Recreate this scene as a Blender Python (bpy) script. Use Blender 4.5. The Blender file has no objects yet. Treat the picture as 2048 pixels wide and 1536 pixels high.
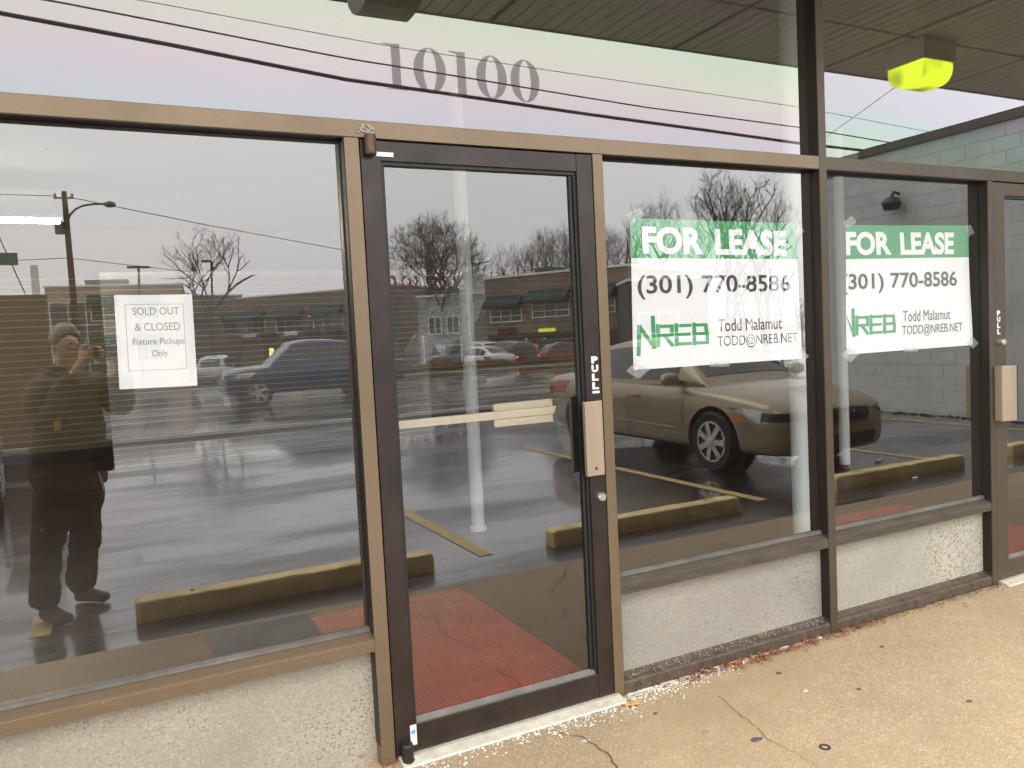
import bpy, bmesh, math, random
from math import radians, sin, cos, pi, tan, sqrt
from mathutils import Vector, Matrix, Quaternion
from mathutils.bvhtree import BVHTree
random.seed(7)
SC = bpy.context.scene
COL = SC.collection
# ------------------------------------------------------------------ camera
FPX, YAW, PITCH, ROLL = 1597.15, 0.465377, 0.060258, 0.049598      # focal length in photo pixels (2048 wide)
CAM = Vector((0.0, -2.61, 1.46))
_f = Vector((sin(YAW)*cos(PITCH), cos(YAW)*cos(PITCH), -sin(PITCH)))
_r = Vector((cos(YAW), -sin(YAW), 0)); _d = _f.cross(_r)
_r2 = cos(ROLL)*_r + sin(ROLL)*_d; _d2 = -sin(ROLL)*_r + cos(ROLL)*_d
cam = bpy.data.objects.new('camera', bpy.data.cameras.new('camera')); COL.objects.link(cam)
cam.matrix_world = Matrix(((_r2.x, -_d2.x, -_f.x, CAM.x), (_r2.y, -_d2.y, -_f.y, CAM.y), (_r2.z, -_d2.z, -_f.z, CAM.z), (0, 0, 0, 1)))
cam.data.sensor_width = 36; cam.data.lens = FPX/2048*36
cam.data.clip_start = 0.02; cam.data.clip_end = 2000
SC.camera = cam
# ------------------------------------------------------------------ world, sun, exposure (overcast winter day)
W = bpy.data.worlds.new("World"); SC.world = W; W.use_nodes = True
nt = W.node_tree; nt.nodes.clear()
def N(nt, t, **k):
    n = nt.nodes.new(t)
    for a, v in k.items():
        if a[0] == 'i' and a[1:].isdigit(): n.inputs[int(a[1:])].default_value = v
        else: setattr(n, a, v)
    return n
SUN_EL, SUN_AZ = radians(62), radians(200)
sky = N(nt, 'ShaderNodeTexSky', sky_type='NISHITA', sun_disc=False, sun_elevation=SUN_EL, sun_rotation=SUN_AZ, dust_density=5.0)
hs = N(nt, 'ShaderNodeHueSaturation'); hs.inputs['Saturation'].default_value = 0.12
tc = N(nt, 'ShaderNodeTexCoord'); sep = N(nt, 'ShaderNodeSeparateXYZ')
ramp = N(nt, 'ShaderNodeValToRGB')
cr = ramp.color_ramp
cr.elements[0].position = 0.0; cr.elements[0].color = (0.86, 0.84, 0.835, 1)
cr.elements[1].position = 0.75; cr.elements[1].color = (0.95, 0.95, 0.95, 1)
e = cr.elements.new(0.10); e.color = (0.95, 0.93, 0.93, 1)
e = cr.elements.new(0.32); e.color = (1.08, 1.08, 1.08, 1)
cloud = N(nt, 'ShaderNodeTexNoise'); cloud.inputs['Scale'].default_value = 1.6; cloud.inputs['Detail'].default_value = 4
cm = N(nt, 'ShaderNodeMapRange'); cm.inputs[1].default_value = .3; cm.inputs[2].default_value = .7; cm.inputs[3].default_value = .94; cm.inputs[4].default_value = 1.06
mul = N(nt, 'ShaderNodeMix', data_type='RGBA', blend_type='MULTIPLY'); mul.inputs[0].default_value = 1
sc8 = N(nt, 'ShaderNodeMix', data_type='RGBA', blend_type='MULTIPLY'); sc8.inputs[0].default_value = 1; sc8.inputs[7].default_value = (10, 10, 10, 1)
mixs = N(nt, 'ShaderNodeMix', data_type='RGBA'); mixs.inputs[0].default_value = 0.9
bg = N(nt, 'ShaderNodeBackground'); bg.inputs[1].default_value = 0.11
wo = N(nt, 'ShaderNodeOutputWorld')
L = nt.links.new
L(sky.outputs[0], hs.inputs['Color']); L(tc.outputs['Generated'], sep.inputs[0]); L(sep.outputs[2], ramp.inputs[0])
L(tc.outputs['Generated'], cloud.inputs['Vector']); L(cloud.outputs['Fac'], cm.inputs[0])
L(ramp.outputs[0], mul.inputs[6]); L(cm.outputs[0], mul.inputs[7]); L(mul.outputs[2], sc8.inputs[6])
L(hs.outputs[0], mixs.inputs[6]); L(sc8.outputs[2], mixs.inputs[7]); L(mixs.outputs[2], bg.inputs[0]); L(bg.outputs[0], wo.inputs[0])
sun = bpy.data.objects.new('sun', bpy.data.lights.new('sun', 'SUN')); COL.objects.link(sun)
sun.data.energy = 0.7; sun.data.angle = radians(35); sun.data.color = (1, .97, .93)
sun.rotation_euler = (radians(28), 0, radians(-20))
SC.view_settings.view_transform = 'Standard'; SC.view_settings.look = 'None'
SC.view_settings.exposure = 1.75; SC.view_settings.gamma = 1
SC.cycles.max_bounces = 10; SC.cycles.diffuse_bounces = 3; SC.cycles.glossy_bounces = 5; SC.cycles.transparent_max_bounces = 12
SC.cycles.caustics_reflective = True; SC.cycles.blur_glossy = 1.0; SC.cycles.caustics_refractive = False
SC.cycles.sample_clamp_indirect = 8

# ------------------------------------------------------------------ measuring helpers: photo pixel -> point of the place
def ray(u, v):
    return _r2*((u-1024)/FPX) + _d2*((v-768)/FPX) + _f
def onY(u, v, y=0.0):                      # a point seen directly, on the plane Y = y
    d = ray(u, v); return CAM + d*((y-CAM.y)/d.y)
def mir(u, v, yv):                         # a point seen in the glass: its real place is in front of the shop, at Y = -yv
    p = onY(u, v, yv); return Vector((p.x, -p.y, p.z))
def mirz(u, v, z):
    d = ray(u, v); p = CAM + d*((z-CAM.z)/d.z); return Vector((p.x, -p.y, p.z))
def mird(u, v, depth):
    p = CAM + ray(u, v)*depth; return Vector((p.x, -p.y, p.z))

# ------------------------------------------------------------------ materials
_M = {}
def mat(name, col=(.5, .5, .5), rough=.6, metal=0.0, vary=None, bump=None, spec=None, coat=0, stretch=None, col2=None, emit=None, estr=0, wear=None):
    if name in _M: return _M[name]
    m = bpy.data.materials.new(name); m.use_nodes = True; t = m.node_tree; b = t.nodes['Principled BSDF']
    b.inputs['Base Color'].default_value = (*col, 1); b.inputs['Roughness'].default_value = rough; b.inputs['Metallic'].default_value = metal
    if spec is not None: b.inputs['Specular IOR Level'].default_value = spec
    if coat: b.inputs['Coat Weight'].default_value = coat; b.inputs['Coat Roughness'].default_value = .05
    if emit: b.inputs['Emission Color'].default_value = (*emit, 1); b.inputs['Emission Strength'].default_value = estr
    tc = N(t, 'ShaderNodeTexCoord'); mp = N(t, 'ShaderNodeMapping')
    if stretch: mp.inputs['Scale'].default_value = stretch
    t.links.new(tc.outputs['Object'], mp.inputs[0])
    if vary:
        s, a = vary
        n = N(t, 'ShaderNodeTexNoise'); n.inputs['Scale'].default_value = s; n.inputs['Detail'].default_value = 6; n.inputs['Roughness'].default_value = .65
        mr = N(t, 'ShaderNodeMapRange'); mr.inputs[1].default_value = .32; mr.inputs[2].default_value = .68; 
        mx = N(t, 'ShaderNodeMix', data_type='RGBA')
        c2 = col2 or tuple(max(0, c*(1-a)) for c in col); c1 = col if col2 else tuple(c*(1+a) for c in col)
        mx.inputs[6].default_value = (*c1, 1); mx.inputs[7].default_value = (*c2, 1)
        t.links.new(mp.outputs[0], n.inputs['Vector']); t.links.new(n.outputs['Fac'], mr.inputs[0]); t.links.new(mr.outputs[0], mx.inputs[0])
        last = mx.outputs[2]
        if wear:
            ws, wt, wc = wear
            n2 = N(t, 'ShaderNodeTexNoise'); n2.inputs['Scale'].default_value = ws; n2.inputs['Detail'].default_value = 8; n2.inputs['Roughness'].default_value = .75
            m2 = N(t, 'ShaderNodeMapRange'); m2.inputs[1].default_value = wt; m2.inputs[2].default_value = wt+.06
            mx2 = N(t, 'ShaderNodeMix', data_type='RGBA'); mx2.inputs[7].default_value = (*wc, 1)
            t.links.new(mp.outputs[0], n2.inputs['Vector']); t.links.new(n2.outputs['Fac'], m2.inputs[0]); t.links.new(m2.outputs[0], mx2.inputs[0]); t.links.new(last, mx2.inputs[6]); last = mx2.outputs[2]
        t.links.new(last, b.inputs['Base Color'])
        rr = N(t, 'ShaderNodeMapRange'); rr.inputs[3].default_value = max(0, rough-.08); rr.inputs[4].default_value = min(1, rough+.1)
        t.links.new(n.outputs['Fac'], rr.inputs[0]); t.links.new(rr.outputs[0], b.inputs['Roughness'])
    if bump:
        s, st = bump
        n = N(t, 'ShaderNodeTexNoise'); n.inputs['Scale'].default_value = s; n.inputs['Detail'].default_value = 5
        bp = N(t, 'ShaderNodeBump'); bp.inputs['Strength'].default_value = st; bp.inputs['Distance'].default_value = .02
        t.links.new(mp.outputs[0], n.inputs['Vector']); t.links.new(n.outputs['Fac'], bp.inputs['Height']); t.links.new(bp.outputs[0], b.inputs['Normal'])
    _M[name] = m; return m

def emis(name, col, s):
    if name in _M: return _M[name]
    m = bpy.data.materials.new(name); m.use_nodes = True; t = m.node_tree; b = t.nodes['Principled BSDF']
    b.inputs['Base Color'].default_value = (*[min(1, c) for c in col], 1); b.inputs['Emission Color'].default_value = (*col, 1); b.inputs['Emission Strength'].default_value = s
    _M[name] = m; return m

def glass_mat(name, r0, tint=(1, 1, 1), trans=(.86, .87, .86), dust=.02, irid=None, wob=.0):
    m = bpy.data.materials.new(name); m.use_nodes = True; t = m.node_tree; t.nodes.clear(); l = t.links.new
    geo = N(t, 'ShaderNodeNewGeometry'); dot = N(t, 'ShaderNodeVectorMath', operation='DOT_PRODUCT')
    l(geo.outputs['Incoming'], dot.inputs[0]); l(geo.outputs['Normal'], dot.inputs[1])
    ab = N(t, 'ShaderNodeMath', operation='ABSOLUTE'); l(dot.outputs['Value'], ab.inputs[0])
    om = N(t, 'ShaderNodeMath', operation='SUBTRACT'); om.inputs[0].default_value = 1; l(ab.outputs[0], om.inputs[1])
    pw = N(t, 'ShaderNodeMath', operation='POWER'); l(om.outputs[0], pw.inputs[0]); pw.inputs[1].default_value = 4.2
    ma = N(t, 'ShaderNodeMath', operation='MULTIPLY_ADD', use_clamp=True); l(pw.outputs[0], ma.inputs[0]); ma.inputs[1].default_value = 1-r0; ma.inputs[2].default_value = r0
    tr = N(t, 'ShaderNodeBsdfTransparent'); tr.inputs[0].default_value = (*trans, 1)
    gl = N(t, 'ShaderNodeBsdfGlossy'); gl.inputs['Roughness'].default_value = 0.0; gl.inputs[0].default_value = (*tint, 1)
    tc = N(t, 'ShaderNodeTexCoord')
    if irid is not None:
        mp = N(t, 'ShaderNodeMapping'); mp.inputs['Rotation'].default_value = (0, radians(-25), 0); mp.inputs['Scale'].default_value = (.7, 1, 1.8); l(tc.outputs['Object'], mp.inputs[0])
        n = N(t, 'ShaderNodeTexNoise'); n.inputs['Scale'].default_value = 1.2; n.inputs['Detail'].default_value = 1.5; l(mp.outputs[0], n.inputs['Vector'])
        sp = N(t, 'ShaderNodeSeparateXYZ'); l(tc.outputs['Object'], sp.inputs[0])
        m0 = N(t, 'ShaderNodeMath', operation='MULTIPLY_ADD'); l(sp.outputs[2], m0.inputs[0]); m0.inputs[1].default_value = 1.55; m0.inputs[2].default_value = -3.41-.12+irid
        mx0 = N(t, 'ShaderNodeMath', operation='MULTIPLY_ADD'); l(sp.outputs[0], mx0.inputs[0]); mx0.inputs[1].default_value = .035; l(m0.outputs[0], mx0.inputs[2])
        m1 = N(t, 'ShaderNodeMath', operation='MULTIPLY_ADD'); l(n.outputs['Fac'], m1.inputs[0]); m1.inputs[1].default_value = .24; l(mx0.outputs[0], m1.inputs[2])
        rp = N(t, 'ShaderNodeValToRGB'); r = rp.color_ramp
        cols = [(.0, (.80, .86, .92)), (.12, (.86, .82, .93)), (.24, (.94, .79, .87)), (.38, (.95, .88, .84)), (.52, (.93, .94, .78)), (.68, (.80, .95, .76)), (.82, (.72, .93, .86)), (.92, (.76, .88, .93)), (1, (.86, .84, .93))]
        r.elements[0].position, r.elements[0].color = 0, (*cols[0][1], 1); r.elements[1].position, r.elements[1].color = 1, (*cols[-1][1], 1)
        cols = [(p, tuple(q*.8+.885*.2 for q in c)) for p, c in cols]
        for p, c in cols[1:-1]: r.elements.new(p).color = (*c, 1)
        l(m1.outputs[0], rp.inputs[0]); l(rp.outputs[0], gl.inputs[0])
    if wob:
        nw = N(t, 'ShaderNodeTexNoise'); nw.inputs['Scale'].default_value = 1.1; nw.inputs['Detail'].default_value = 0; l(tc.outputs['Object'], nw.inputs['Vector'])
        bp = N(t, 'ShaderNodeBump'); bp.inputs['Strength'].default_value = wob; bp.inputs['Distance'].default_value = .01; l(nw.outputs['Fac'], bp.inputs['Height']); l(bp.outputs[0], gl.inputs['Normal'])
    mx = N(t, 'ShaderNodeMixShader'); l(ma.outputs[0], mx.inputs[0]); l(tr.outputs[0], mx.inputs[1]); l(gl.outputs[0], mx.inputs[2])
    # dust, wiping streaks and dried drops on the pane
    df = N(t, 'ShaderNodeBsdfDiffuse'); df.inputs[0].default_value = (.75, .75, .72, 1)
    mp2 = N(t, 'ShaderNodeMapping'); mp2.inputs['Scale'].default_value = (9, 9, .7); l(tc.outputs['Object'], mp2.inputs[0])
    ns = N(t, 'ShaderNodeTexNoise'); ns.inputs['Scale'].default_value = 1.5; ns.inputs['Detail'].default_value = 7; l(mp2.outputs[0], ns.inputs['Vector'])
    nb = N(t, 'ShaderNodeTexNoise'); nb.inputs['Scale'].default_value = 1.3; nb.inputs['Detail'].default_value = 3; l(tc.outputs['Object'], nb.inputs['Vector'])
    nd = N(t, 'ShaderNodeTexNoise'); nd.inputs['Scale'].default_value = 60; nd.inputs['Detail'].default_value = 2; l(tc.outputs['Object'], nd.inputs['Vector'])
    r1 = N(t, 'ShaderNodeMapRange'); r1.inputs[1].default_value = .45; r1.inputs[2].default_value = .75; l(ns.outputs['Fac'], r1.inputs[0])
    r2 = N(t, 'ShaderNodeMapRange'); r2.inputs[1].default_value = .4; r2.inputs[2].default_value = .7; l(nb.outputs['Fac'], r2.inputs[0])
    r3 = N(t, 'ShaderNodeMapRange'); r3.inputs[1].default_value = .74; r3.inputs[2].default_value = .80; r3.inputs[4].default_value = .12; l(nd.outputs['Fac'], r3.inputs[0])
    a1 = N(t, 'ShaderNodeMath', operation='MULTIPLY_ADD'); l(r1.outputs[0], a1.inputs[0]); l(r2.outputs[0], a1.inputs[1]); a1.inputs[2].default_value = .35
    a2 = N(t, 'ShaderNodeMath', operation='MULTIPLY_ADD'); l(a1.outputs[0], a2.inputs[0]); a2.inputs[1].default_value = dust; l(r3.outputs[0], a2.inputs[2])
    m2 = N(t, 'ShaderNodeMixShader'); l(a2.outputs[0], m2.inputs[0]); l(mx.outputs[0], m2.inputs[1]); l(df.outputs[0], m2.inputs[2])
    o = N(t, 'ShaderNodeOutputMaterial'); l(m2.outputs[0], o.inputs[0]); _M[name] = m
    return m

# ------------------------------------------------------------------ mesh helpers
def props(o, label=None, cat=None, group=None, kind=None):
    if label: o['label'] = label
    if cat: o['category'] = cat
    if group: o['group'] = group
    if kind: o['kind'] = kind
    return o
def empty(name, loc=(0, 0, 0), label=None, cat=None, group=None, rz=0):
    o = bpy.data.objects.new(name, None); COL.objects.link(o); o.location = loc; o.rotation_euler = (0, 0, rz); o.empty_display_size = .1
    return props(o, label, cat, group)
def link(name, me, m, parent=None, smooth=False):
    if m is not None and not me.materials:
        for x in (m if isinstance(m, (list, tuple)) else [m]): me.materials.append(x)
    if smooth:
        for p in me.polygons: p.use_smooth = True
    o = bpy.data.objects.new(name, me); COL.objects.link(o)
    if parent is not None: o.parent = parent
    return o
class MB:
    """collects shapes in world (or the thing's local) coordinates and links them as ONE mesh"""
    def __init__(s): s.v = []; s.f = []; s.mi = []; s.cur = 0
    def add(s, vs, fs):
        b = len(s.v); s.v += [tuple(x) for x in vs]; s.f += [tuple(i+b for i in f) for f in fs]; s.mi += [s.cur]*len(fs); return s
    def box(s, x0, x1, y0, y1, z0, z1):
        x0, x1 = min(x0, x1), max(x0, x1); y0, y1 = min(y0, y1), max(y0, y1); z0, z1 = min(z0, z1), max(z0, z1)
        v = [(x0, y0, z0), (x1, y0, z0), (x1, y1, z0), (x0, y1, z0), (x0, y0, z1), (x1, y0, z1), (x1, y1, z1), (x0, y1, z1)]
        return s.add(v, [(0, 3, 2, 1), (4, 5, 6, 7), (0, 1, 5, 4), (1, 2, 6, 5), (2, 3, 7, 6), (3, 0, 4, 7)])
    def obox(s, o, ax, ay, az):               # box from corner o with edge vectors
        o, ax, ay, az = map(Vector, (o, ax, ay, az))
        v = [o, o+ax, o+ax+ay, o+ay, o+az, o+ax+az, o+ax+ay+az, o+ay+az]
        return s.add(v, [(0, 3, 2, 1), (4, 5, 6, 7), (0, 1, 5, 4), (1, 2, 6, 5), (2, 3, 7, 6), (3, 0, 4, 7)])
    def quad(s, a, b, c, d): return s.add([a, b, c, d], [(0, 1, 2, 3)])
    def poly(s, pts): return s.add(pts, [tuple(range(len(pts)))])
    def prism(s, pts, vec):                    # polygon extruded
        n = len(pts); vec = Vector(vec); a = [Vector(p) for p in pts]; b = [p+vec for p in a]
        fs = [tuple(range(n))[::-1], tuple(range(n, 2*n))]+[(i, (i+1) % n, n+(i+1) % n, n+i) for i in range(n)]
        return s.add(a+b, fs)
    def tube(s, pts, rad, n=8, cap=True):
        pts = [Vector(p) for p in pts]; rs = rad if isinstance(rad, (list, tuple)) else [rad]*len(pts)
        rings = []; up = None
        for i, p in enumerate(pts):
            d = (pts[min(i+1, len(pts)-1)]-pts[max(i-1, 0)]).normalized()
            if up is None: up = Vector((0, 0, 1)) if abs(d.z) < .9 else Vector((1, 0, 0))
            a = d.cross(up).normalized(); b = d.cross(a).normalized(); up = -b if False else up
            rings.append([p+(a*cos(2*pi*k/n)+b*sin(2*pi*k/n))*rs[i] for k in range(n)])
        vs = [q for r in rings for q in r]; fs = []
        for i in range(len(pts)-1):
            for k in range(n): fs.append((i*n+k, i*n+(k+1) % n, (i+1)*n+(k+1) % n, (i+1)*n+k))
        if cap: fs += [tuple(range(n))[::-1], tuple(range((len(pts)-1)*n, len(pts)*n))]
        return s.add(vs, fs)
    def lathe(s, prof, c, axis='z', n=24, cap=True):     # prof: (radius, height along axis)
        c = Vector(c); vs = []; fs = []
        for r, h in prof:
            for k in range(n):
                a = 2*pi*k/n; x, y = r*cos(a), r*sin(a)
                vs.append(c+(Vector((x, y, h)) if axis == 'z' else Vector((x, h, y)) if axis == 'y' else Vector((h, x, y))))
        for i in range(len(prof)-1):
            for k in range(n): fs.append((i*n+k, i*n+(k+1) % n, (i+1)*n+(k+1) % n, (i+1)*n+k))
        if cap: fs += [tuple(range(n))[::-1], tuple(range((len(prof)-1)*n, len(prof)*n))]
        return s.add(vs, fs)
    def grid(s, P):                            # P[i][j] points
        ni, nj = len(P), len(P[0]); vs = [q for r in P for q in r]
        return s.add(vs, [(i*nj+j, i*nj+j+1, (i+1)*nj+j+1, (i+1)*nj+j) for i in range(ni-1) for j in range(nj-1)])
    def mesh(s, name):
        me = bpy.data.meshes.new(name); me.from_pydata(s.v, [], s.f); me.polygons.foreach_set('material_index', s.mi); me.update()
        bm = bmesh.new(); bm.from_mesh(me); bmesh.ops.recalc_face_normals(bm, faces=bm.faces); bm.to_mesh(me); bm.free(); return me
    def build(s, name, m, parent=None, smooth=False, bevel=0, seg=2):
        o = link(name, s.mesh(name), m, parent, smooth)
        if bevel:
            md = o.modifiers.new('b', 'BEVEL'); md.width = bevel; md.segments = seg; md.limit_method = 'ANGLE'; md.harden_normals = False
        return o
def bake(o):
    dg = bpy.context.evaluated_depsgraph_get(); me = bpy.data.meshes.new_from_object(o.evaluated_get(dg)); return me
def applied(me, mods, smooth=True):            # run modifiers on a mesh and return the new mesh
    o = bpy.data.objects.new('tmp', me); COL.objects.link(o)
    for t, k in mods:
        md = o.modifiers.new(t, t)
        for a, v in k.items(): setattr(md, a, v)
    r = bake(o); bpy.data.objects.remove(o)
    if smooth:
        for p in r.polygons: p.use_smooth = True
    return r
def text_mesh(s, bold=0.0, extr=0.0, align='LEFT', spacing=1.0):
    c = bpy.data.curves.new('t', 'FONT'); c.body = s; c.size = 1; c.offset = bold; c.extrude = extr; c.align_x = align; c.space_character = spacing; c.resolution_u = 5
    o = bpy.data.objects.new('t', c); COL.objects.link(o); bpy.context.view_layer.update(); me = bake(o); bpy.data.objects.remove(o)
    return me
def text_fit(s, u0, u1, v0, v1, bold=0.0, spacing=1.0):
    """lettering whose ink fills the box u0..u1, v0..v1 (v down); returns verts (u,v) and faces"""
    me = text_mesh(s, bold, 0, 'LEFT', spacing); xs = [v.co.x for v in me.vertices]; ys = [v.co.y for v in me.vertices]
    x0, x1, y0, y1 = min(xs), max(xs), min(ys), max(ys)
    vs = [(u0+(v.co.x-x0)/(x1-x0)*(u1-u0), v1-(v.co.y-y0)/(y1-y0)*(v1-v0)) for v in me.vertices]
    return vs, [tuple(p.vertices) for p in me.polygons]
def bilin(c, u, v):                            # c = TL,TR,BR,BL
    return (c[0]*(1-u)+c[1]*u)*(1-v)+(c[3]*(1-u)+c[2]*u)*v
def copy_tree(o, parent=None):
    c = o.copy(); COL.objects.link(c)
    if parent is not None: c.parent = parent
    for ch in list(o.children): copy_tree(ch, c)
    return c

# ------------------------------------------------------------------ palette
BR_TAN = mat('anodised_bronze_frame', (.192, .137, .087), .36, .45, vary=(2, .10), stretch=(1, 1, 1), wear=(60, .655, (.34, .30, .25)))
BR_MID = mat('bronze_frame_dim_reflection', (.092, .070, .052), .40, .45, vary=(2, .12), stretch=(1, 1, 1), wear=(60, .655, (.34, .31, .27)))  # frame bronze with the right side's dimmer reflection painted into a darker colour
BR_SILL = mat('dirty_dimmed_bronze_sill', (.088, .070, .055), .5, .3, vary=(22, .28), stretch=(.3, 1, 1), wear=(48, .66, (.38, .35, .30)))  # dirt and pale specks; base also darkened to imitate the weaker reflection here
REVEAL_SHADE = mat('painted_reveal_shade', (.020, .013, .009), .45, .2)  # strips added to line the reveals; near-black colour paints the shade there
BR_DK = mat('dark_bronze_door', (.030, .020, .017), .33, .25, vary=(9, .35), wear=(70, .72, (.16, .13, .11)))
BLACK = mat('black_gasket', (.012, .012, .012), .5)
CREAM = mat('cream_aluminium', (.62, .53, .38), .38, .35, vary=(14, .1))
PALE_AL = mat('pale_aluminium', (.60, .55, .45), .45, .3, vary=(20, .18), bump=(60, .1))
WHITE = mat('white_vinyl', (.93, .93, .95), .5)
GREEN = mat('green_print', (.035, .34, .11), .5)
GREY_INK = mat('grey_ink', (.045, .045, .05), .5)
LIGHT_INK = mat('light_grey_ink', (.30, .30, .30), .6)
PAPER = mat('white_paper', (.86, .87, .88), .7, vary=(3, .03))
SILVER = mat('silver_metal', (.62, .58, .52), .3, .9, vary=(30, .2))
G_MAIN = glass_mat('window_glass', .155, trans=(.92, .92, .91), dust=.008, wob=.06)
G_DOOR = glass_mat('door_glass', .14, trans=(.88, .88, .86), dust=.012, wob=.10)
G_TOP = glass_mat('iridescent_transom_glass', .19, trans=(.75, .74, .70), dust=.03, irid=0.0, wob=.05)
G_TOP2 = glass_mat('iridescent_transom_glass_blue', .20, trans=(.75, .74, .70), dust=.03, irid=.49, wob=.05)

# ================================================================== THE GROUND
LOT = -0.10
def ground_mat(name, kind):
    m = bpy.data.materials.new(name); m.use_nodes = True; t = m.node_tree; b = t.nodes['Principled BSDF']; l = t.links.new
    tc = N(t, 'ShaderNodeTexCoord')
    def noise(s, d=6, r=.6, st=None):
        n = N(t, 'ShaderNodeTexNoise'); n.inputs['Scale'].default_value = s; n.inputs['Detail'].default_value = d; n.inputs['Roughness'].default_value = r
        if st:
            mp = N(t, 'ShaderNodeMapping'); mp.inputs['Scale'].default_value = st; l(tc.outputs['Object'], mp.inputs[0]); l(mp.outputs[0], n.inputs['Vector'])
        else: l(tc.outputs['Object'], n.inputs['Vector'])
        return n
    def rng(n, a, b_, c, d):
        r = N(t, 'ShaderNodeMapRange'); r.inputs[1].default_value = a; r.inputs[2].default_value = b_; r.inputs[3].default_value = c; r.inputs[4].default_value = d; l(n, r.inputs[0]); return r.outputs[0]
    def mix(f, a, c, bl='MIX'):
        x = N(t, 'ShaderNodeMix', data_type='RGBA', blend_type=bl)
        if isinstance(f, float): x.inputs[0].default_value = f
        else: l(f, x.inputs[0])
        for i, q in ((6, a), (7, c)):
            if isinstance(q, tuple): x.inputs[i].default_value = (*q, 1)
            else: l(q, x.inputs[i])
        return x.outputs[2]
    if kind == 'asphalt':
        big = noise(.55, 6, .62, (.45, 1.5, 1)); fine = noise(70, 3, .7); crack = noise(2.2, 7, .8, (.22, 2.6, 1)); mid = noise(7, 7, .75)
        c = mix(rng(big.outputs['Fac'], .35, .65, 0, 1), (.034, .031, .033), (.014, .012, .014))
        c = mix(rng(mid.outputs['Fac'], .45, .7, 0, .6), c, (.055, .050, .049))
        c = mix(rng(fine.outputs['Fac'], .55, .75, 0, .5), c, (.13, .12, .115))
        l(c, b.inputs['Base Color'])
        wet = mix(rng(big.outputs['Fac'], .44, .56, 0, 1), (.30,)*3, (.07,)*3)
        wet = mix(rng(crack.outputs['Fac'], .53, .66, 0, .75), wet, (.62,)*3)
        wet = mix(rng(mid.outputs['Fac'], .55, .75, 0, .5), wet, (.5,)*3)
        l(wet, b.inputs['Roughness']); b.inputs['Specular IOR Level'].default_value = 1.0
        b.inputs['Coat IOR'].default_value = 1.5; b.inputs['Coat Roughness'].default_value = .06
        l(rng(big.outputs['Fac'], .38, .54, .2, 1.0), b.inputs['Coat Weight'])
        bp = N(t, 'ShaderNodeBump'); bp.inputs['Strength'].default_value = .18; bp.inputs['Distance'].default_value = .004
        l(fine.outputs['Fac'], bp.inputs['Height'])
        bp2 = N(t, 'ShaderNodeBump'); bp2.inputs['Strength'].default_value = .22; bp2.inputs['Distance'].default_value = .02; l(crack.outputs['Fac'], bp2.inputs['Height']); bp3 = N(t, 'ShaderNodeBump'); bp3.inputs['Strength'].default_value = .25; bp3.inputs['Distance'].default_value = .012; l(mid.outputs['Fac'], bp3.inputs['Height']); l(bp.outputs[0], bp3.inputs['Normal']); l(bp3.outputs[0], bp2.inputs['Normal'])
        l(bp2.outputs[0], b.inputs['Normal'])
    elif kind == 'concrete':
        big = noise(1.1, 5, .6); mid = noise(14, 6, .7); v = N(t, 'ShaderNodeTexVoronoi'); v.inputs['Scale'].default_value = 230; l(tc.outputs['Object'], v.inputs['Vector'])
        n3 = noise(330, 2, .5)
        c = mix(rng(big.outputs['Fac'], .35, .68, 0, 1), (.455, .330, .190), (.315, .232, .138))
        c = mix(rng(mid.outputs['Fac'], .4, .75, 0, .6), c, (.26, .20, .135))
        sepc = N(t, 'ShaderNodeSeparateColor'); l(v.outputs['Color'], sepc.inputs[0])
        c = mix(rng(sepc.outputs[0], .80, .86, 0, .7), c, (.58, .50, .38))
        c = mix(rng(sepc.outputs[1], .84, .9, 0, .6), c, (.15, .11, .07))
        st = noise(.7, 7, .75, (1, 1.6, 1)); c = mix(rng(st.outputs['Fac'], .46, .66, 0, .6), c, (.27, .195, .115)); c = mix(rng(n3.outputs['Fac'], .3, .7, 0, .35), c, (.39, .275, .148))
        gum = noise(5.5, 2, .4); c = mix(rng(gum.outputs['Fac'], .735, .76, 0, .55), c, (.10, .085, .07))
        l(c, b.inputs['Base Color']); b.inputs['Roughness'].default_value = .78
        bp = N(t, 'ShaderNodeBump'); bp.inputs['Strength'].default_value = .35; bp.inputs['Distance'].default_value = .004; l(v.outputs['Distance'], bp.inputs['Height']); l(bp.outputs[0], b.inputs['Normal'])
    elif kind == 'earth':
        big = noise(.8, 6, .7); c = mix(rng(big.outputs['Fac'], .35, .65, 0, 1), (.10, .075, .04), (.06, .05, .03)); l(c, b.inputs['Base Color']); b.inputs['Roughness'].default_value = .9
    _M[name] = m; return m
ASPH = ground_mat('wet_asphalt', 'asphalt'); CONC = ground_mat('exposed_aggregate_concrete', 'concrete'); EARTH = ground_mat('bare_earth', 'earth')
def sheet(name, x0, x1, ys, zs, m, nx=1, parent=None):
    """ground strip through the profile (yv, z)"""
    b = MB(); P = []
    for yv, z in zip(ys, zs): P.append([Vector((x0+(x1-x0)*i/nx, -yv, z)) for i in range(nx+1)])
    b.grid(P); return props(b.build(name, m), kind='structure')
sheet('ground', -700, 900, (-60, 12, 44, 60, 1500), (-.25, -.25, -.9, -1.6, -1.6), EARTH)
sheet('parking_lot', -60, 90, (1.70, 12.7), (LOT, LOT), ASPH)
sheet('road', -200, 260, (13.0, 20, 34.0), (LOT-.03, LOT+.02, LOT-.05), ASPH)
sheet('far_parking_lot', -200, 260, (41.9, 50, 130), (-.47, -.49, -.8), ASPH)
b = MB(); b.box(-60, 90, -12.98, -12.72, -.3, LOT+.06); props(b.build('kerb', mat('old_kerb_concrete', (.16, .15, .14), .7, vary=(3, .25)), bevel=.015), kind='structure')
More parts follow.
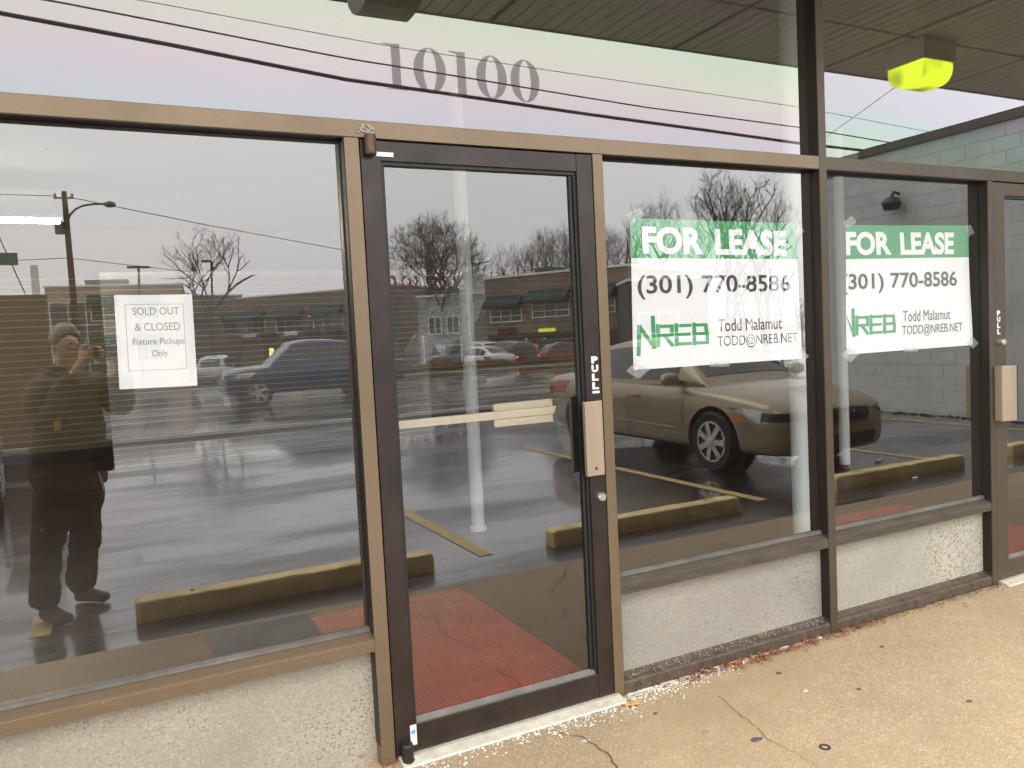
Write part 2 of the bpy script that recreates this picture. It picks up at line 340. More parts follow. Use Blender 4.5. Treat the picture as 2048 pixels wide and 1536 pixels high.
# sidewalk: slabs with tooled joints, dropping to the lot
b = MB(); b.box(-14, 11.34, -1.695, .16, -.14, 0.0)
walk = props(b.build('sidewalk', CONC, bevel=.012), kind='structure')
# grey patch slab and joints seen in the left window
b = MB(); b.box(.35, .86, -1.64, -.25, .0, .004)
props(b.build('sidewalk_patch', mat('grey_repair_mortar', (.25, .235, .205), .8, vary=(4, .2), bump=(80, .2))), kind='structure')
CRK = mat('crack_dirt', (.085, .060, .040), .95)
def crack(px, name='sidewalk_crack', direct=True, wid=.0022):
    P = []
    for u, v in px:
        d = ray(u, v); P.append((CAM+d*((0-CAM.z)/d.z)))
    Q = []
    for a, c in zip(P[:-1], P[1:]):
        n = max(2, int((c-a).length/.02))
        for i in range(n): q = a.lerp(c, i/n); Q.append(q+Vector((random.gauss(0, .004), random.gauss(0, .003), 0)))
    Q.append(P[-1]); mb = MB(); g = []
    for i, q in enumerate(Q):
        d = (Q[min(i+1, len(Q)-1)]-Q[max(i-1, 0)]).normalized(); n = Vector((-d.y, d.x, 0)); w = wid*random.uniform(.4, 1.4)
        g.append([Vector((q.x, q.y, .0045))+n*w, Vector((q.x, q.y, .0045))-n*w])
    mb.grid(g); return props(mb.build(name, CRK), kind='structure')
crack([(1120, 1468), (1165, 1476), (1192, 1492), (1215, 1508), (1240, 1545)], wid=.0026)
crack([(1440, 1395), (1475, 1425), (1520, 1462), (1535, 1480), (1600, 1512), (1650, 1545)], wid=.0012)
for pts in ([(1.97, -.80), (2.12, -1.02), (2.10, -1.2), (2.36, -1.45), (2.5, -1.68)], [(1.45, -.70), (1.38, -.95), (1.43, -1.2), (1.28, -1.45)]):
    b = MB(); g = []; Q = [Vector((x, y, 0)) for x, y in pts]
    for a, c in zip(Q[:-1], Q[1:]):
        for i in range(12): q = a.lerp(c, i/12); w = random.uniform(.0006, .0024); x = q.x+random.gauss(0, .005); g.append([Vector((x-w, q.y, .0045)), Vector((x+w, q.y, .0045))])
    b.grid(g); props(b.build('sidewalk_crack', CRK), kind='structure')
# painted bay lines
YEL = mat('worn_yellow_paint', (.50, .37, .14), .6, vary=(9, .25), wear=(7, .60, (.09, .08, .07)))
YSTOP = mat('yellow_painted_concrete', (.78, .60, .27), .7, vary=(5, .22), wear=(9, .66, (.22, .19, .13)), bump=(30, .4))
for i, (x, y0, y1) in enumerate(((-3.2, 2.5, 7.5), (-.46, 2.44, 2.86), (2.31, 2.47, 4.9), (5.07, 2.55, 7.2), (7.84, 2.9, 7.2), (10.6, 2.8, 7.0))):
    b = MB(); b.quad((x-.055, -y0, LOT+.004), (x+.055, -y0, LOT+.004), (x+.055, -y1, LOT+.004), (x-.055, -y1, LOT+.004))
    props(b.build('parking_line', YEL), kind='structure')
b = MB()
for x0 in range(-40, 90, 9): b.box(x0, x0+3, -23.6, -23.48, LOT+.008, LOT+.014)
b.box(-60, 120, -33.3, -33.18, LOT-.04, LOT-.025); b.box(-60, 120, -14.0, -13.88, LOT-.02, LOT-.010)
props(b.build('road_marking', mat('white_road_paint', (.5, .5, .48), .5, vary=(2, .3))), kind='structure')
# wheel stops
def wheel_stop(x, yv, lab, L_=1.83, rz=0):
    m_ = MB(); n = 14; XS = [0, .012, .03]+[i/n for i in range(1, n)]+[.97, .988, 1]; n = len(XS)-1; prof = [(-.08, 0), (-.078, .05), (-.066, .112), (-.056, .122), (.056, .122), (.066, .112), (.078, .05), (.08, 0)]
    P = []
    for i in range(n+1):
        xx = -L_/2+L_*XS[i]; s = 1
        if i in (0, n): s = .86
        P.append([Vector((xx+random.uniform(-.002, .002), p*s, z*(s if i in (0, n) else 1)+random.uniform(-.003, .003)*(z > 0))) for p, z in prof])
    m_.grid(P); m_.poly(P[0]); m_.poly(P[-1][::-1])
    o = m_.build('wheel_stop', YSTOP, bevel=.006); o.location = (x, -yv, LOT); o.rotation_euler.z = rz
    props(o, lab, 'wheel stop', 'yellow wheel stops along the sidewalk')
    for s in (-.6, .6): pin = MB(); pin.lathe([(.013, .118), (.013, .127)], (s, 0, 0), n=10); pin.build('steel_pin', mat('rusty_steel', (.10, .05, .03), .8), o)
wheel_stop(.95, 2.42, 'long yellow wheel stop reflected in the left window and running behind the door hinge side')
wheel_stop(3.72, 2.42, 'yellow wheel stop reflected across the door latch side, with a chipped blunt end')
wheel_stop(6.78, 2.50, 'yellow wheel stop in front of the nose of the gold sedan')
wheel_stop(9.50, 2.60, 'yellow wheel stop reflected in the right-hand door, nearest the block wall')

# ================================================================== THE SHOPFRONT
shop = empty('storefront', (0, 0, 0), 'bronze aluminium framed shop window wall with stone panels under the glass', 'storefront')
FD = .11            # frame depth
GY = .055           # glass plane
def bar(name, x0, x1, z0, z1, m=BR_TAN, y0=0.0, y1=FD, bev=.0015):
    b = MB(); b.box(x0, x1, y0, y1, z0, z1); return b.build(name, m, shop, bevel=bev)
TOPZ = 3.29
# verticals
mull = [(-1.70, -1.65, 0, TOPZ), (.739, .7885, 0, 2.1385), (1.7025, 1.747, 0, 2.1385), (2.909, 2.955, 0, TOPZ), (4.120, 4.165, 0, 2.1385), (5.085, 5.13, 0, 2.1385), (6.35, 6.395, 0, TOPZ), (8.8, 8.845, 0, TOPZ), (11.28, 11.33, 0, TOPZ)]
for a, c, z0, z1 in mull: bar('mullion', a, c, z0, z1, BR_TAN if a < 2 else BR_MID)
# transoms between full-height mullions, set 1.5 mm back of the mullion faces
for a, c in ((-1.65, 2.909), (2.955, 6.35), (6.395, 8.8), (8.845, 11.28)):
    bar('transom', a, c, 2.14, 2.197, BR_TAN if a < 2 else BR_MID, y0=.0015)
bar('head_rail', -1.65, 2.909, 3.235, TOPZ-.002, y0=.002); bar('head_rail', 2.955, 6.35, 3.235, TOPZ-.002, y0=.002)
# sills with sloping tops, bottom rails, stone panels, panes
STONE = mat('pebble_dash_panel', (.42, .39, .32), .8)
def stone_mat(name, base, dark, sc, th):
    m = bpy.data.materials.new(name); m.use_nodes = True; t = m.node_tree; b = t.nodes['Principled BSDF']; l = t.links.new
    tc = N(t, 'ShaderNodeTexCoord'); v = N(t, 'ShaderNodeTexVoronoi'); v.inputs['Scale'].default_value = sc; l(tc.outputs['Object'], v.inputs['Vector'])
    se = N(t, 'ShaderNodeSeparateColor'); l(v.outputs['Color'], se.inputs[0])
    big = N(t, 'ShaderNodeTexNoise'); big.inputs['Scale'].default_value = 2.2; big.inputs['Detail'].default_value = 6; l(tc.outputs['Object'], big.inputs['Vector'])
    rp = N(t, 'ShaderNodeValToRGB'); r = rp.color_ramp; r.interpolation = 'CONSTANT'; r.elements[0].color = (*base, 1); r.elements[1].position = .9; r.elements[1].color = (*[min(.8, c*1.18) for c in base], 1)
    for p, c in ((.18, tuple(x*.93 for x in base)), (.4, tuple(x*1.07 for x in base)), (.6, tuple(x*.97 for x in base)), (.78, (base[0]*1.0, base[1]*.93, base[2]*.80))): r.elements.new(p).color = (*c, 1)
    l(se.outputs[0], rp.inputs[0])
    mr = N(t, 'ShaderNodeMapRange'); mr.inputs[1].default_value = th; mr.inputs[2].default_value = th+.03; l(se.outputs[1], mr.inputs[0])
    mb_ = N(t, 'ShaderNodeMapRange'); mb_.inputs[1].default_value = .42; mb_.inputs[2].default_value = .6; l(big.outputs['Fac'], mb_.inputs[0])
    mm = N(t, 'ShaderNodeMath', operation='MULTIPLY'); l(mr.outputs[0], mm.inputs[0]); l(mb_.outputs[0], mm.inputs[1])
    mx = N(t, 'ShaderNodeMix', data_type='RGBA'); l(mm.outputs[0], mx.inputs[0]); l(rp.outputs[0], mx.inputs[6]); mx.inputs[7].default_value = (*dark, 1)
    m2 = N(t, 'ShaderNodeMix', data_type='RGBA', blend_type='MULTIPLY'); m2.inputs[0].default_value = .8; l(mx.outputs[2], m2.inputs[6])
    r2 = N(t, 'ShaderNodeMapRange'); r2.inputs[1].default_value = .3; r2.inputs[2].default_value = .7; r2.inputs[3].default_value = .72; r2.inputs[4].default_value = 1.12; l(big.outputs['Fac'], r2.inputs[0]); l(r2.outputs[0], m2.inputs[7])
    l(m2.outputs[2], b.inputs['Base Color']); b.inputs['Roughness'].default_value = .85
    bp = N(t, 'ShaderNodeBump'); bp.inputs['Strength'].default_value = .5; bp.inputs['Distance'].default_value = .004; l(v.outputs['Distance'], bp.inputs['Height']); bp.invert = True; l(bp.outputs[0], b.inputs['Normal'])
    return m
ST1 = stone_mat('pebble_dash_a', (.33, .295, .235), (.19, .17, .14), 170, .88)
ST2 = stone_mat('pebble_dash_b', (.298, .275, .238), (.12, .115, .10), 190, .955)
ST3 = stone_mat('pebble_dash_c', (.355, .335, .28), (.15, .14, .12), 170, .83)
bays = [(-1.65, .739, ST1), (1.747, 2.909, ST2), (2.955, 4.120, ST3), (5.13, 6.35, ST2), (6.395, 8.8, ST1), (8.845, 11.28, ST2)]
for i, (a, c, sm) in enumerate(bays):
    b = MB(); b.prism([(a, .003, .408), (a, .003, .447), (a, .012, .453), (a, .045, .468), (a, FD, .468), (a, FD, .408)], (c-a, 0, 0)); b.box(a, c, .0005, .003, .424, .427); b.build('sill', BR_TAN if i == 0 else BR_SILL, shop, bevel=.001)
    b = MB(); b.box(a, c, .040, .052, .4682, .480); b.box(a, c, .046, .0535, .4803, .4845); b.build('glazing_bead', mat('weathered_bead', (.15, .14, .125), .5, .2, vary=(7, .3)), shop)
    b = MB(); b.box(a, c, .052, .09, .0, .4078); b.build('stone_panel', sm, shop)
    if i > 0:
        b = MB(); b.prism([(a, .004, .006), (a, .004, .046), (a, .011, .052), (a, .030, .058), (a, .0518, .074), (a, .0518, .006)], (c-a, 0, 0)); b.build('bottom_rail', mat('dirty_bronze_rail', (.085, .062, .045), .55, .2, vary=(25, .4), wear=(60, .62, (.35, .31, .26))), shop, bevel=.001)
    b = MB(); b.quad((a, GY, .48), (c, GY, .48), (c, GY, 2.14), (a, GY, 2.14)); b.build('window_pane', G_MAIN, shop)
    g = .0025
    for nm_, (x0_, x1_, z0_, z1_) in dict(l=(a, a+g, .469, 2.1398), r=(c-g, c, .469, 2.1398), t=(a+g, c-g, 2.1370, 2.1398), pl=(a, a+g, .0745, .4079), pr=(c-g, c, .0745, .4079)).items():
        b = MB(); b.box(x0_, x1_, .004, .0515 if nm_[0] == 'p' else GY-.0065, z0_, z1_); b.build('reveal_shade_strip', REVEAL_SHADE, shop)
    # black gaskets round the pane
    b = MB(); w = .006
    b.box(a, a+w, GY-.006, GY-.001, .485, 2.1395); b.box(c-w, c, GY-.006, GY-.001, .485, 2.1395); b.box(a+w, c-w, GY-.006, GY-.001, 2.1335, 2.1395); b.build('gasket', BLACK, shop)
for a, c in ((-1.65, 2.909), (2.955, 6.35), (6.395, 8.8), (8.845, 11.28)):
    for x0_ in (a, c-.0025): b = MB(); b.box(x0_, x0_+.0025, .004, GY-.001, 2.1975, 3.234); b.build('reveal_shade_strip', REVEAL_SHADE, shop)
    b = MB(); b.quad((a, GY, 2.197), (c, GY, 2.197), (c, GY, 3.24), (a, GY, 3.24)); b.build('transom_pane', G_TOP if a < 2 else G_TOP2, shop)
# caulk smear above the top hinge
b = MB(); rr = random.Random(3)
for k in range(26):
    p = onY(712+rr.random()*32, 252+rr.random()*16, .0); s_ = rr.uniform(.003, .009)
    b.box(p.x, p.x+s_*1.6, -.0015-rr.random()*.002, .0012, p.z, p.z+s_)
b.build('caulk_smear', mat('old_caulk', (.42, .38, .31), .8, vary=(40, .3)), shop)
# street number decals on the outside of the transom pane
def num_mat():
    m = bpy.data.materials.new('frosted_number_film'); m.use_nodes = True; t = m.node_tree; t.nodes.clear()
    tr = N(t, 'ShaderNodeBsdfTransparent'); tr.inputs[0].default_value = (.80, .79, .78, 1); df = N(t, 'ShaderNodeBsdfDiffuse'); df.inputs[0].default_value = (.10, .095, .09, 1)
    mx = N(t, 'ShaderNodeMixShader'); mx.inputs[0].default_value = .22; o = N(t, 'ShaderNodeOutputMaterial')
    t.links.new(tr.outputs[0], mx.inputs[1]); t.links.new(df.outputs[0], mx.inputs[2]); t.links.new(mx.outputs[0], o.inputs[0]); return m
NUM = num_mat()
def digit(kind, x0, x1, z0, z1):
    b = MB(); w = x1-x0; h = z1-z0; cx = (x0+x1)/2; y = GY-.0025
    if kind == '1':
        st = w*.40; a = x0+w*.36
        b.poly([Vector((a, y, z0+h*.02)), Vector((a+st, y, z0+h*.02)), Vector((a+st, y, z1)), Vector((a, y, z1-h*.01))])
        b.poly([Vector((x0+w*.08, y, z0)), Vector((x1, y, z0)), Vector((x1, y, z0+h*.02)), Vector((x0+w*.08, y, z0+h*.02))])
        b.poly([Vector((x0, y, z1-h*.03)), Vector((a, y, z1-h*.06)), Vector((a, y, z1-h*.01)), Vector((x0, y, z1-h*.005))])
    else:
        n = 40; g = []
        for i in range(n+1):
            t_ = 2*pi*i/n; ox, oz = cos(t_)*w/2, sin(t_)*h/2; ix, iz = cos(t_)*w*.20, sin(t_)*h*.475
            g.append([Vector((cx+ox, y, (z0+z1)/2+oz)), Vector((cx+ix, y, (z0+z1)/2+iz))])
        b.grid(g)
    return b.build('street_number_digit', NUM, shop)
for kd, ua, ub in (('1', 768, 812), ('0', 827, 892), ('1', 899, 941), ('0', 952, 1013), ('0', 1020, 1078)):
    digit(kd, onY(ua, 140, GY).x, onY(ub, 150, GY).x, 2.325, 2.480)
# wall above the glass line is the shop's own masonry, roof over
b = MB(); b.box(-14, -1.70, 0.0, .2, 0, 3.29); b.build('end_wall', mat('painted_masonry', (.35, .33, .29), .8, vary=(2, .15), bump=(12, .3)), shop)
b = MB(); b.box(-14, 11.33, .0, .2, 3.305, 4.1); b.build('parapet_wall', mat('painted_masonry'), shop)

# ------------------------------------------------------------------ doors
def lettering(parent, s, corners, y, m, bold=.02, vertical=False, name='lettering'):
    c = [Vector(p) for p in corners]; b = MB()
    if vertical:
        n = len(s)
        for i, ch in enumerate(s):
            vs, fs = text_fit(ch, .0, 1, i/n+.015, (i+1)/n-.015, bold); b.add([bilin(c, u, v) for u, v in vs], fs)
    else:
        vs, fs = text_fit(s, 0, 1, 0, 1, bold); b.add([bilin(c, u, v) for u, v in vs], fs)
    return b.build(name, m, parent)
def rect(x0, x1, z0, z1, y): return [Vector((x0, y, z1)), Vector((x1, y, z1)), Vector((x1, y, z0)), Vector((x0, y, z0))]

d1 = empty('glass_door', (.792, .03, .02), 'dark bronze framed glass door with push bar, under the number on the transom', 'door', 'glass shop doors')
def local(mb, o):
    lx = Vector(o.location); mb.v = [tuple(Vector(v)-lx) for v in mb.v]; return mb
def door_frame(d, x0, x1, xs0, xs1, zg0, zg1):
    f = MB(); f.box(x0, xs0, .002, .046, .022, 2.134); f.box(xs1, x1, .002, .046, .022, 2.134)
    f.box(xs0, xs1, .0035, .0445, zg1, 2.1335); f.box(xs0, xs1, .0035, .0445, .0225, zg0)
    local(f, d).build('door_frame', BR_DK, d, bevel=.0015)
    g = MB(); w = .012
    g.box(xs0, xs0+w, .012, .026, zg0, zg1); g.box(xs1-w, xs1, .012, .026, zg0, zg1); g.box(xs0+w, xs1-w, .012, .026, zg1-w, zg1)
    g.box(xs1-.026, xs1-w-.002, .020, .0265, zg0+.004, zg1-w)
    local(g, d).build('gasket', BLACK, d)
    g = MB(); g.prism([(xs0+w, .008, zg0+.0005), (xs0+w, .008, zg0+.008), (xs0+w, .0265, zg0+.020), (xs0+w, .0265, zg0+.0005)], (xs1-xs0-2*w, 0, 0))
    local(g, d).build('glazing_bead', mat('weathered_bead'), d)
    p = MB(); p.quad((xs0, .029, zg0), (xs1, .029, zg0), (xs1, .029, zg1), (xs0, .029, zg1)); local(p, d).build('glass_pane', G_DOOR, d)
door_frame(d1, .793, 1.6985, .862, 1.630, .116, 2.068)
b = MB(); b.lathe([(.0, 0), (.019, 0), (.020, .006), (.020, .066), (.0, .066)], (.822, -.016, 2.080), n=20); local(b, d1).build('top_pivot', mat('worn_bronze_pivot', (.10, .062, .04), .4, .5, vary=(30, .3)), d1, smooth=False, bevel=.002)
b = MB(); b.lathe([(0, 0), (.024, 0), (.025, .004), (.024, .010), (.021, .012), (.021, .060), (.018, .066), (0, .066)], (.826, -.019, .004), n=20); local(b, d1).build('bottom_pivot', BLACK, d1)
b = MB()   # push bar inside, with ribbed paddle
b.box(.868, 1.612, .075, .098, 1.150, 1.180); b.box(.868, .885, .046, .075, 1.150, 1.180)
local(b, d1).build('push_bar', CREAM, d1, bevel=.002)
b = MB()
for z0, z1 in ((1.122, 1.126), (1.126, 1.1485), (1.1815, 1.205), (1.205, 1.209)):
    b.box(1.268, 1.520, .070 if z1-z0 < .01 else .076, .090, z0, z1)
local(b, d1).build('push_paddle', CREAM, d1, bevel=.001)
b = MB()   # latch case of the exit bolt inside the glass
b.prism([(1.520, .062, 1.14), (1.545, .062, 1.20), (1.632, .062, 1.21), (1.632, .062, .915), (1.575, .062, .905), (1.572, .062, .99), (1.535, .062, 1.06)], (0, .05, 0))
local(b, d1).build('latch_case', BLACK, d1, bevel=.003)
b = MB()   # pull handle: pressed channel plate
b.prism([(1.600, -.030, 1.195), (1.678, -.030, 1.195), (1.678, .001, 1.195), (1.674, .001, 1.195), (1.674, -.026, 1.195), (1.604, -.026, 1.195), (1.604, -.012, 1.195), (1.600, -.012, 1.195)], (0, 0, -.287))
local(b, d1).build('pull_handle', mat('tan_anodised_pull', (.44, .345, .26), .34, .6, vary=(3, .10), stretch=(6, 1, .6), wear=(30, .72, (.25, .17, .11))), d1, bevel=.001)
b = MB(); b.lathe([(.0, -.0312), (.0055, -.0312), (.0055, -.0302), (0, -.0302)], (1.640, 0, .936), 'y', 14); b.box(1.6335, 1.6365, -.031, -.0302, 1.0, 1.17) if False else None
local(b, d1).build('screw_hole', BLACK, d1)
for z_ in (1.178,):
    b = MB(); b.lathe([(0, -.0322), (.004, -.0318), (.0048, -.0302), (0, -.0302)], (1.640, 0, z_), 'y', 12); local(b, d1).build('handle_screw', SILVER, d1)
b = MB(); b.lathe([(.0, -.020), (.014, -.020), (.017, -.016), (.019, -.004), (.019, .003), (0, .003)], (1.672, 0, .818), 'y', 22); b.box(1.6705, 1.6735, -.0212, -.020, .811, .825)
local(b, d1).build('lock_cylinder', SILVER, d1)
LET = mat('white_letters', (.78, .76, .74), .5)
b = MB(); c = rect(1.6575, 1.6875, 1.235, 1.368, .0008)
for i, ch in enumerate('PULL'):
    vs, fs = text_fit(ch, 0, 1, i/4+.02, (i+1)/4-.02, .055); b.add([bilin(c, u, v) for u, v in vs], fs)
b.add(*(lambda q: (q, [(0, 1, 2, 3)]))(rect(1.657, 1.689, 1.222, 1.231, .0008)))
local(b, d1).build('pull_lettering', LET, d1)
b = MB(); b.box(.842, .906, -.0008, .0008, 2.081, 2.096); local(b, d1).build('blank_label', WHITE, d1, bevel=.002)
b = MB(); b.box(.846, .869, -.0012, .0008, .048, .120); local(b, d1).build('sticker', mat('dirty_white_sticker', (.68, .62, .56), .5), d1)
b = MB(); b.lathe([(0, -.0018), (.008, -.0018), (.008, -.0014), (0, -.0014)], (.857, 0, .096), 'y', 16); local(b, d1).build('sticker_dot', mat('blue_print', (.08, .30, .62), .5), d1)

d2 = empty('glass_door', (4.168, .03, .02), 'bronze framed glass door cut off by the right edge, beside the second lease sign', 'door', 'glass shop doors')
door_frame(d2, 4.169, 5.082, 4.262, 4.985, .116, 2.068)
for ch in d2.children:
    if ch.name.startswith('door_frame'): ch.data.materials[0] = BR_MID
b = MB(); b.prism([(4.150, -.002, .885), (4.150, -.045, .885), (4.20, -.062, .885), (4.245, -.062, .885), (4.250, -.055, .885), (4.250, -.002, .885)], (0, 0, .290))
local(b, d2).build('pull_handle', mat('tan_anodised_pull'), d2, bevel=.002)
b = MB(); b.box(4.2515, 4.262, -.058, -.004, .888, 1.173); local(b, d2).build('handle_back', BR_DK, d2)
b = MB(); b.lathe([(.0, -.030), (.014, -.030), (.017, -.026), (.019, -.004), (.019, .003), (0, .003)], (4.200, 0, 1.300), 'y', 22); local(b, d2).build('lock_cylinder', SILVER, d2)
b = MB(); c = rect(4.185, 4.213, 1.338, 1.468, .0008)
for i, ch in enumerate('PULL'):
    vs, fs = text_fit(ch, 0, 1, i/4+.02, (i+1)/4-.02, .055); b.add([bilin(c, u, v) for u, v in vs], fs)
local(b, d2).build('pull_lettering', LET, d2)
for (x0, x1), lab in (((.800, 1.718), 'worn pale aluminium threshold under the dark door'), ((4.175, 5.08), 'pale aluminium threshold at the right edge under the second door')):
    b = MB(); b.prism([(x0, -.055, .0), (x0, -.052, .006), (x0, -.012, .0185), (x0, .10, .0185), (x0, .10, .0)], (x1-x0, 0, 0))
    props(b.build('threshold', PALE_AL, bevel=.001), lab, 'threshold', 'door thresholds')

# ------------------------------------------------------------------ signs inside the glass
def sign(name, corners_px, lab, cat, y=.068, curl=0.0, du=0.0):
    c = [onY(u, v, y) for u, v in corners_px]
    root = empty(name, (c[3]+c[2])/2, lab, cat)
    org = Vector(root.location)
    def Pt(u, v, off=0.0):
        p = bilin(c, u, v); bow = curl*(sin(u*7+v*3)*.5+sin(u*3.1-v*5)*.5)
        return Vector((p.x, p.y+bow-off, p.z))-org
    return root, Pt
def sheet_grid(Pt, u0, u1, v0, v1, nu, nv, off=0.0):
    b = MB(); b.grid([[Pt(u0+(u1-u0)*i/nu, v0+(v1-v0)*j/nv, off) for i in range(nu+1)] for j in range(nv+1)]); return b
def put(root, Pt, s, u0, u1, v0, v1, m, bold=0.0, name='lettering', off=.0012, du=0.0, spacing=1.0):
    vs, fs = text_fit(s, u0, u1, v0, v1, bold, spacing); b = MB()
    b.add([Pt(max(.002, u+du), v, off) for u, v in vs], fs); return b.build(name, m, root)
def lease_sign(px, lab, du=0.0, curl=.004):
    root, Pt = sign('lease_sign', px, lab, 'sign', curl=curl); root['group'] = 'lease signs taped inside the windows'
    b = sheet_grid(Pt, 0, 1, 0, 1, 20, 16); o = b.build('sign_sheet', WHITE, root, smooth=True)
    sheet_grid(Pt, 0, 1, 0, .262, 20, 6, .0006).build('green_band', GREEN, root, smooth=True)
    def squeeze(s, u0, u1, v0, v1, m, bold, name='lettering'): put(root, Pt, s, u0, u1, v0, v1, m, bold, name, du=du)
    squeeze('FOR', .062, .405, .05, .235, WHITE, .042); squeeze('LEASE', .475, .925, .055, .238, WHITE, .042)
    squeeze('(301) 770-8586', .030, .945, .375, .535, GREY_INK, .017)
    squeeze('Todd Malamut', .475, .875, .685, .772, GREY_INK, .0); squeeze('TODD@NREB.NET', .470, .975, .800, .895, GREY_INK, .0)
    # outlined letter mark, drawn as strokes
    b = MB(); T = .021
    def stroke(p, q, t=T):
        (ax, ay), (bx, by) = p, q; dx, dy = bx-ax, by-ay; n = sqrt(dx*dx+dy*dy); nx, ny = -dy/n*t/2, dx/n*t/2; ex, ey = dx/n*t/2, dy/n*t/2
        pts = [(ax+nx-ex, ay+ny-ey), (bx+nx+ex, by+ny+ey), (bx-nx+ex, by-ny+ey), (ax-nx-ex, ay-ny-ey)]
        b.poly([Pt(max(.002, u+du), v, .0014) for u, v in pts])
    stroke((.028, .90), (.036, .715)); stroke((.036, .715), (.112, .855)); stroke((.112, .855), (.108, .655))
    for x, segs in ((.135, [((0, 0), (0, 1)), ((0, .05), (1, .05)), ((1, .05), (1, .5)), ((1, .5), (0, .5)), ((.45, .5), (1, 1))]), (.235, [((0, 0), (0, 1)), ((0, .05), (1, .05)), ((0, .5), (.9, .5)), ((0, .97), (1, .97))]), (.335, [((0, 0), (0, 1)), ((0, .05), (.9, .05)), ((.9, .05), (.95, .47)), ((0, .5), (.95, .5)), ((1, .53), (1, .95)), ((0, .97), (1, .97))])):
        for (a, a2), (c2, c3) in segs: stroke((x+a*.075, .712+a2*.135), (x+c2*.075, .712+c3*.135))
    b.build('letter_mark', GREEN, root)
    # clear tape at the corners, peeling
    TP = tape_mat(); rr = random.Random(int(px[0][0]))
    for (u, v, a, w, h) in ((.03, -.02, .9, .06, .09), (1.0, .04, -.5, .06, .08), (.02, 1.0, -.8, .09, .09), (.48, 1.0, .05, .12, .035), (.99, .98, .8, .08, .07)):
        tb = MB(); g = []
        for i in range(7):
            g.append([])
            for j in range(4):
                x_, y_ = (i/6-.5)*w, (j/3-.5)*h
                g[-1].append(Pt(u+x_*cos(a)-y_*sin(a), v+x_*sin(a)+y_*cos(a), .003+rr.uniform(-.001, .004)))
        tb.grid(g); tb.build('tape_piece', TP, root, smooth=False)
    return root
def tape_mat():
    if 'clear_tape' in _M: return _M['clear_tape']
    m = bpy.data.materials.new('clear_tape'); m.use_nodes = True; t = m.node_tree; t.nodes.clear()
    tr = N(t, 'ShaderNodeBsdfTransparent'); df = N(t, 'ShaderNodeBsdfDiffuse'); df.inputs[0].default_value = (.8, .82, .8, 1); n = N(t, 'ShaderNodeTexNoise'); n.inputs['Scale'].default_value = 25
    mr = N(t, 'ShaderNodeMapRange'); mr.inputs[3].default_value = .12; mr.inputs[4].default_value = .55; t.links.new(n.outputs['Fac'], mr.inputs[0])
    mx = N(t, 'ShaderNodeMixShader'); o = N(t, 'ShaderNodeOutputMaterial'); t.links.new(mr.outputs[0], mx.inputs[0])
    t.links.new(tr.outputs[0], mx.inputs[1]); t.links.new(df.outputs[0], mx.inputs[2]); t.links.new(mx.outputs[0], o.inputs[0]); _M['clear_tape'] = m; return m
lease_sign([(1260, 436), (1594, 447), (1603, 717), (1268, 740)], 'green and white lease sign taped inside the pane next to the dark door')
lease_sign([(1690, 450), (1939, 451), (1944, 690), (1695, 709)], 'lease sign with its left edge cropped, taped in the narrow pane beside the right door', du=-.06, curl=.007)
root, Pt = sign('paper_notice', [(228, 590), (384, 589), (395, 771), (239, 779)], 'white letter size paper notice with thin grey border, taped in the left window', 'notice', curl=.0015)
sheet_grid(Pt, 0, 1, 0, 1, 8, 8).build('paper_sheet', PAPER, root, smooth=True)
put(root, Pt, 'SOLD OUT', .215, .815, .135, .215, LIGHT_INK, 0.0); put(root, Pt, '& CLOSED', .235, .815, .300, .385, LIGHT_INK, 0.0)
put(root, Pt, 'Fixture Pickups', .20, .86, .465, .555, LIGHT_INK, -.002); put(root, Pt, 'Only', .435, .635, .595, .68, LIGHT_INK, -.002)
b = MB()
for (u0, u1, v0, v1) in ((.125, .875, .100, .104), (.125, .875, .806, .810), (.125, .131, .104, .806), (.869, .875, .104, .806)):
    b.poly([Pt(u0, v0, .001), Pt(u1, v0, .001), Pt(u1, v1, .001), Pt(u0, v1, .001)])
b.build('border_line', LIGHT_INK, root)

# ================================================================== CANOPY
SOFZ = 3.30
def soffit_mat():
    m = bpy.data.materials.new('ribbed_soffit'); m.use_nodes = True; t = m.node_tree; b = t.nodes['Principled BSDF']; l = t.links.new
    tc = N(t, 'ShaderNodeTexCoord'); w = N(t, 'ShaderNodeTexWave', wave_type='BANDS', bands_direction='X'); w.inputs['Scale'].default_value = 3.6; w.inputs['Distortion'].default_value = 0; l(tc.outputs['Object'], w.inputs['Vector'])
    n = N(t, 'ShaderNodeTexNoise'); n.inputs['Scale'].default_value = 1.3; n.inputs['Detail'].default_value = 5; l(tc.outputs['Object'], n.inputs['Vector'])
    mx = N(t, 'ShaderNodeMix', data_type='RGBA'); mx.inputs[6].default_value = (.80, .77, .64, 1); mx.inputs[7].default_value = (.70, .68, .57, 1); l(n.outputs['Fac'], mx.inputs[0]); l(mx.outputs[2], b.inputs['Base Color'])
    bp = N(t, 'ShaderNodeBump'); bp.inputs['Strength'].default_value = .9; bp.inputs['Distance'].default_value = .02; l(w.outputs['Fac'], bp.inputs['Height']); l(bp.outputs[0], b.inputs['Normal']); b.inputs['Roughness'].default_value = .6
    return m
can = empty('canopy', (0, 0, SOFZ), 'low canopy with ribbed metal soffit over the sidewalk', 'canopy')
b = MB(); 
xs = [3.48+1.34*k for k in range(-10, 7)]
for a, c in zip(xs[:-1], xs[1:]):
    if c > 11.34: c = 11.34
    for y0, y1 in ((.0, .858), (.882, 1.56)):
        x = a+.016
        while x < c-.016:                     # ribbed pans, real folds
            x2 = min(x+.10, c-.016); b.box(x, x2-.012, -y1, -y0-.002, 0.0, .012); x = x2
soff = b.build('soffit', soffit_mat(), can)
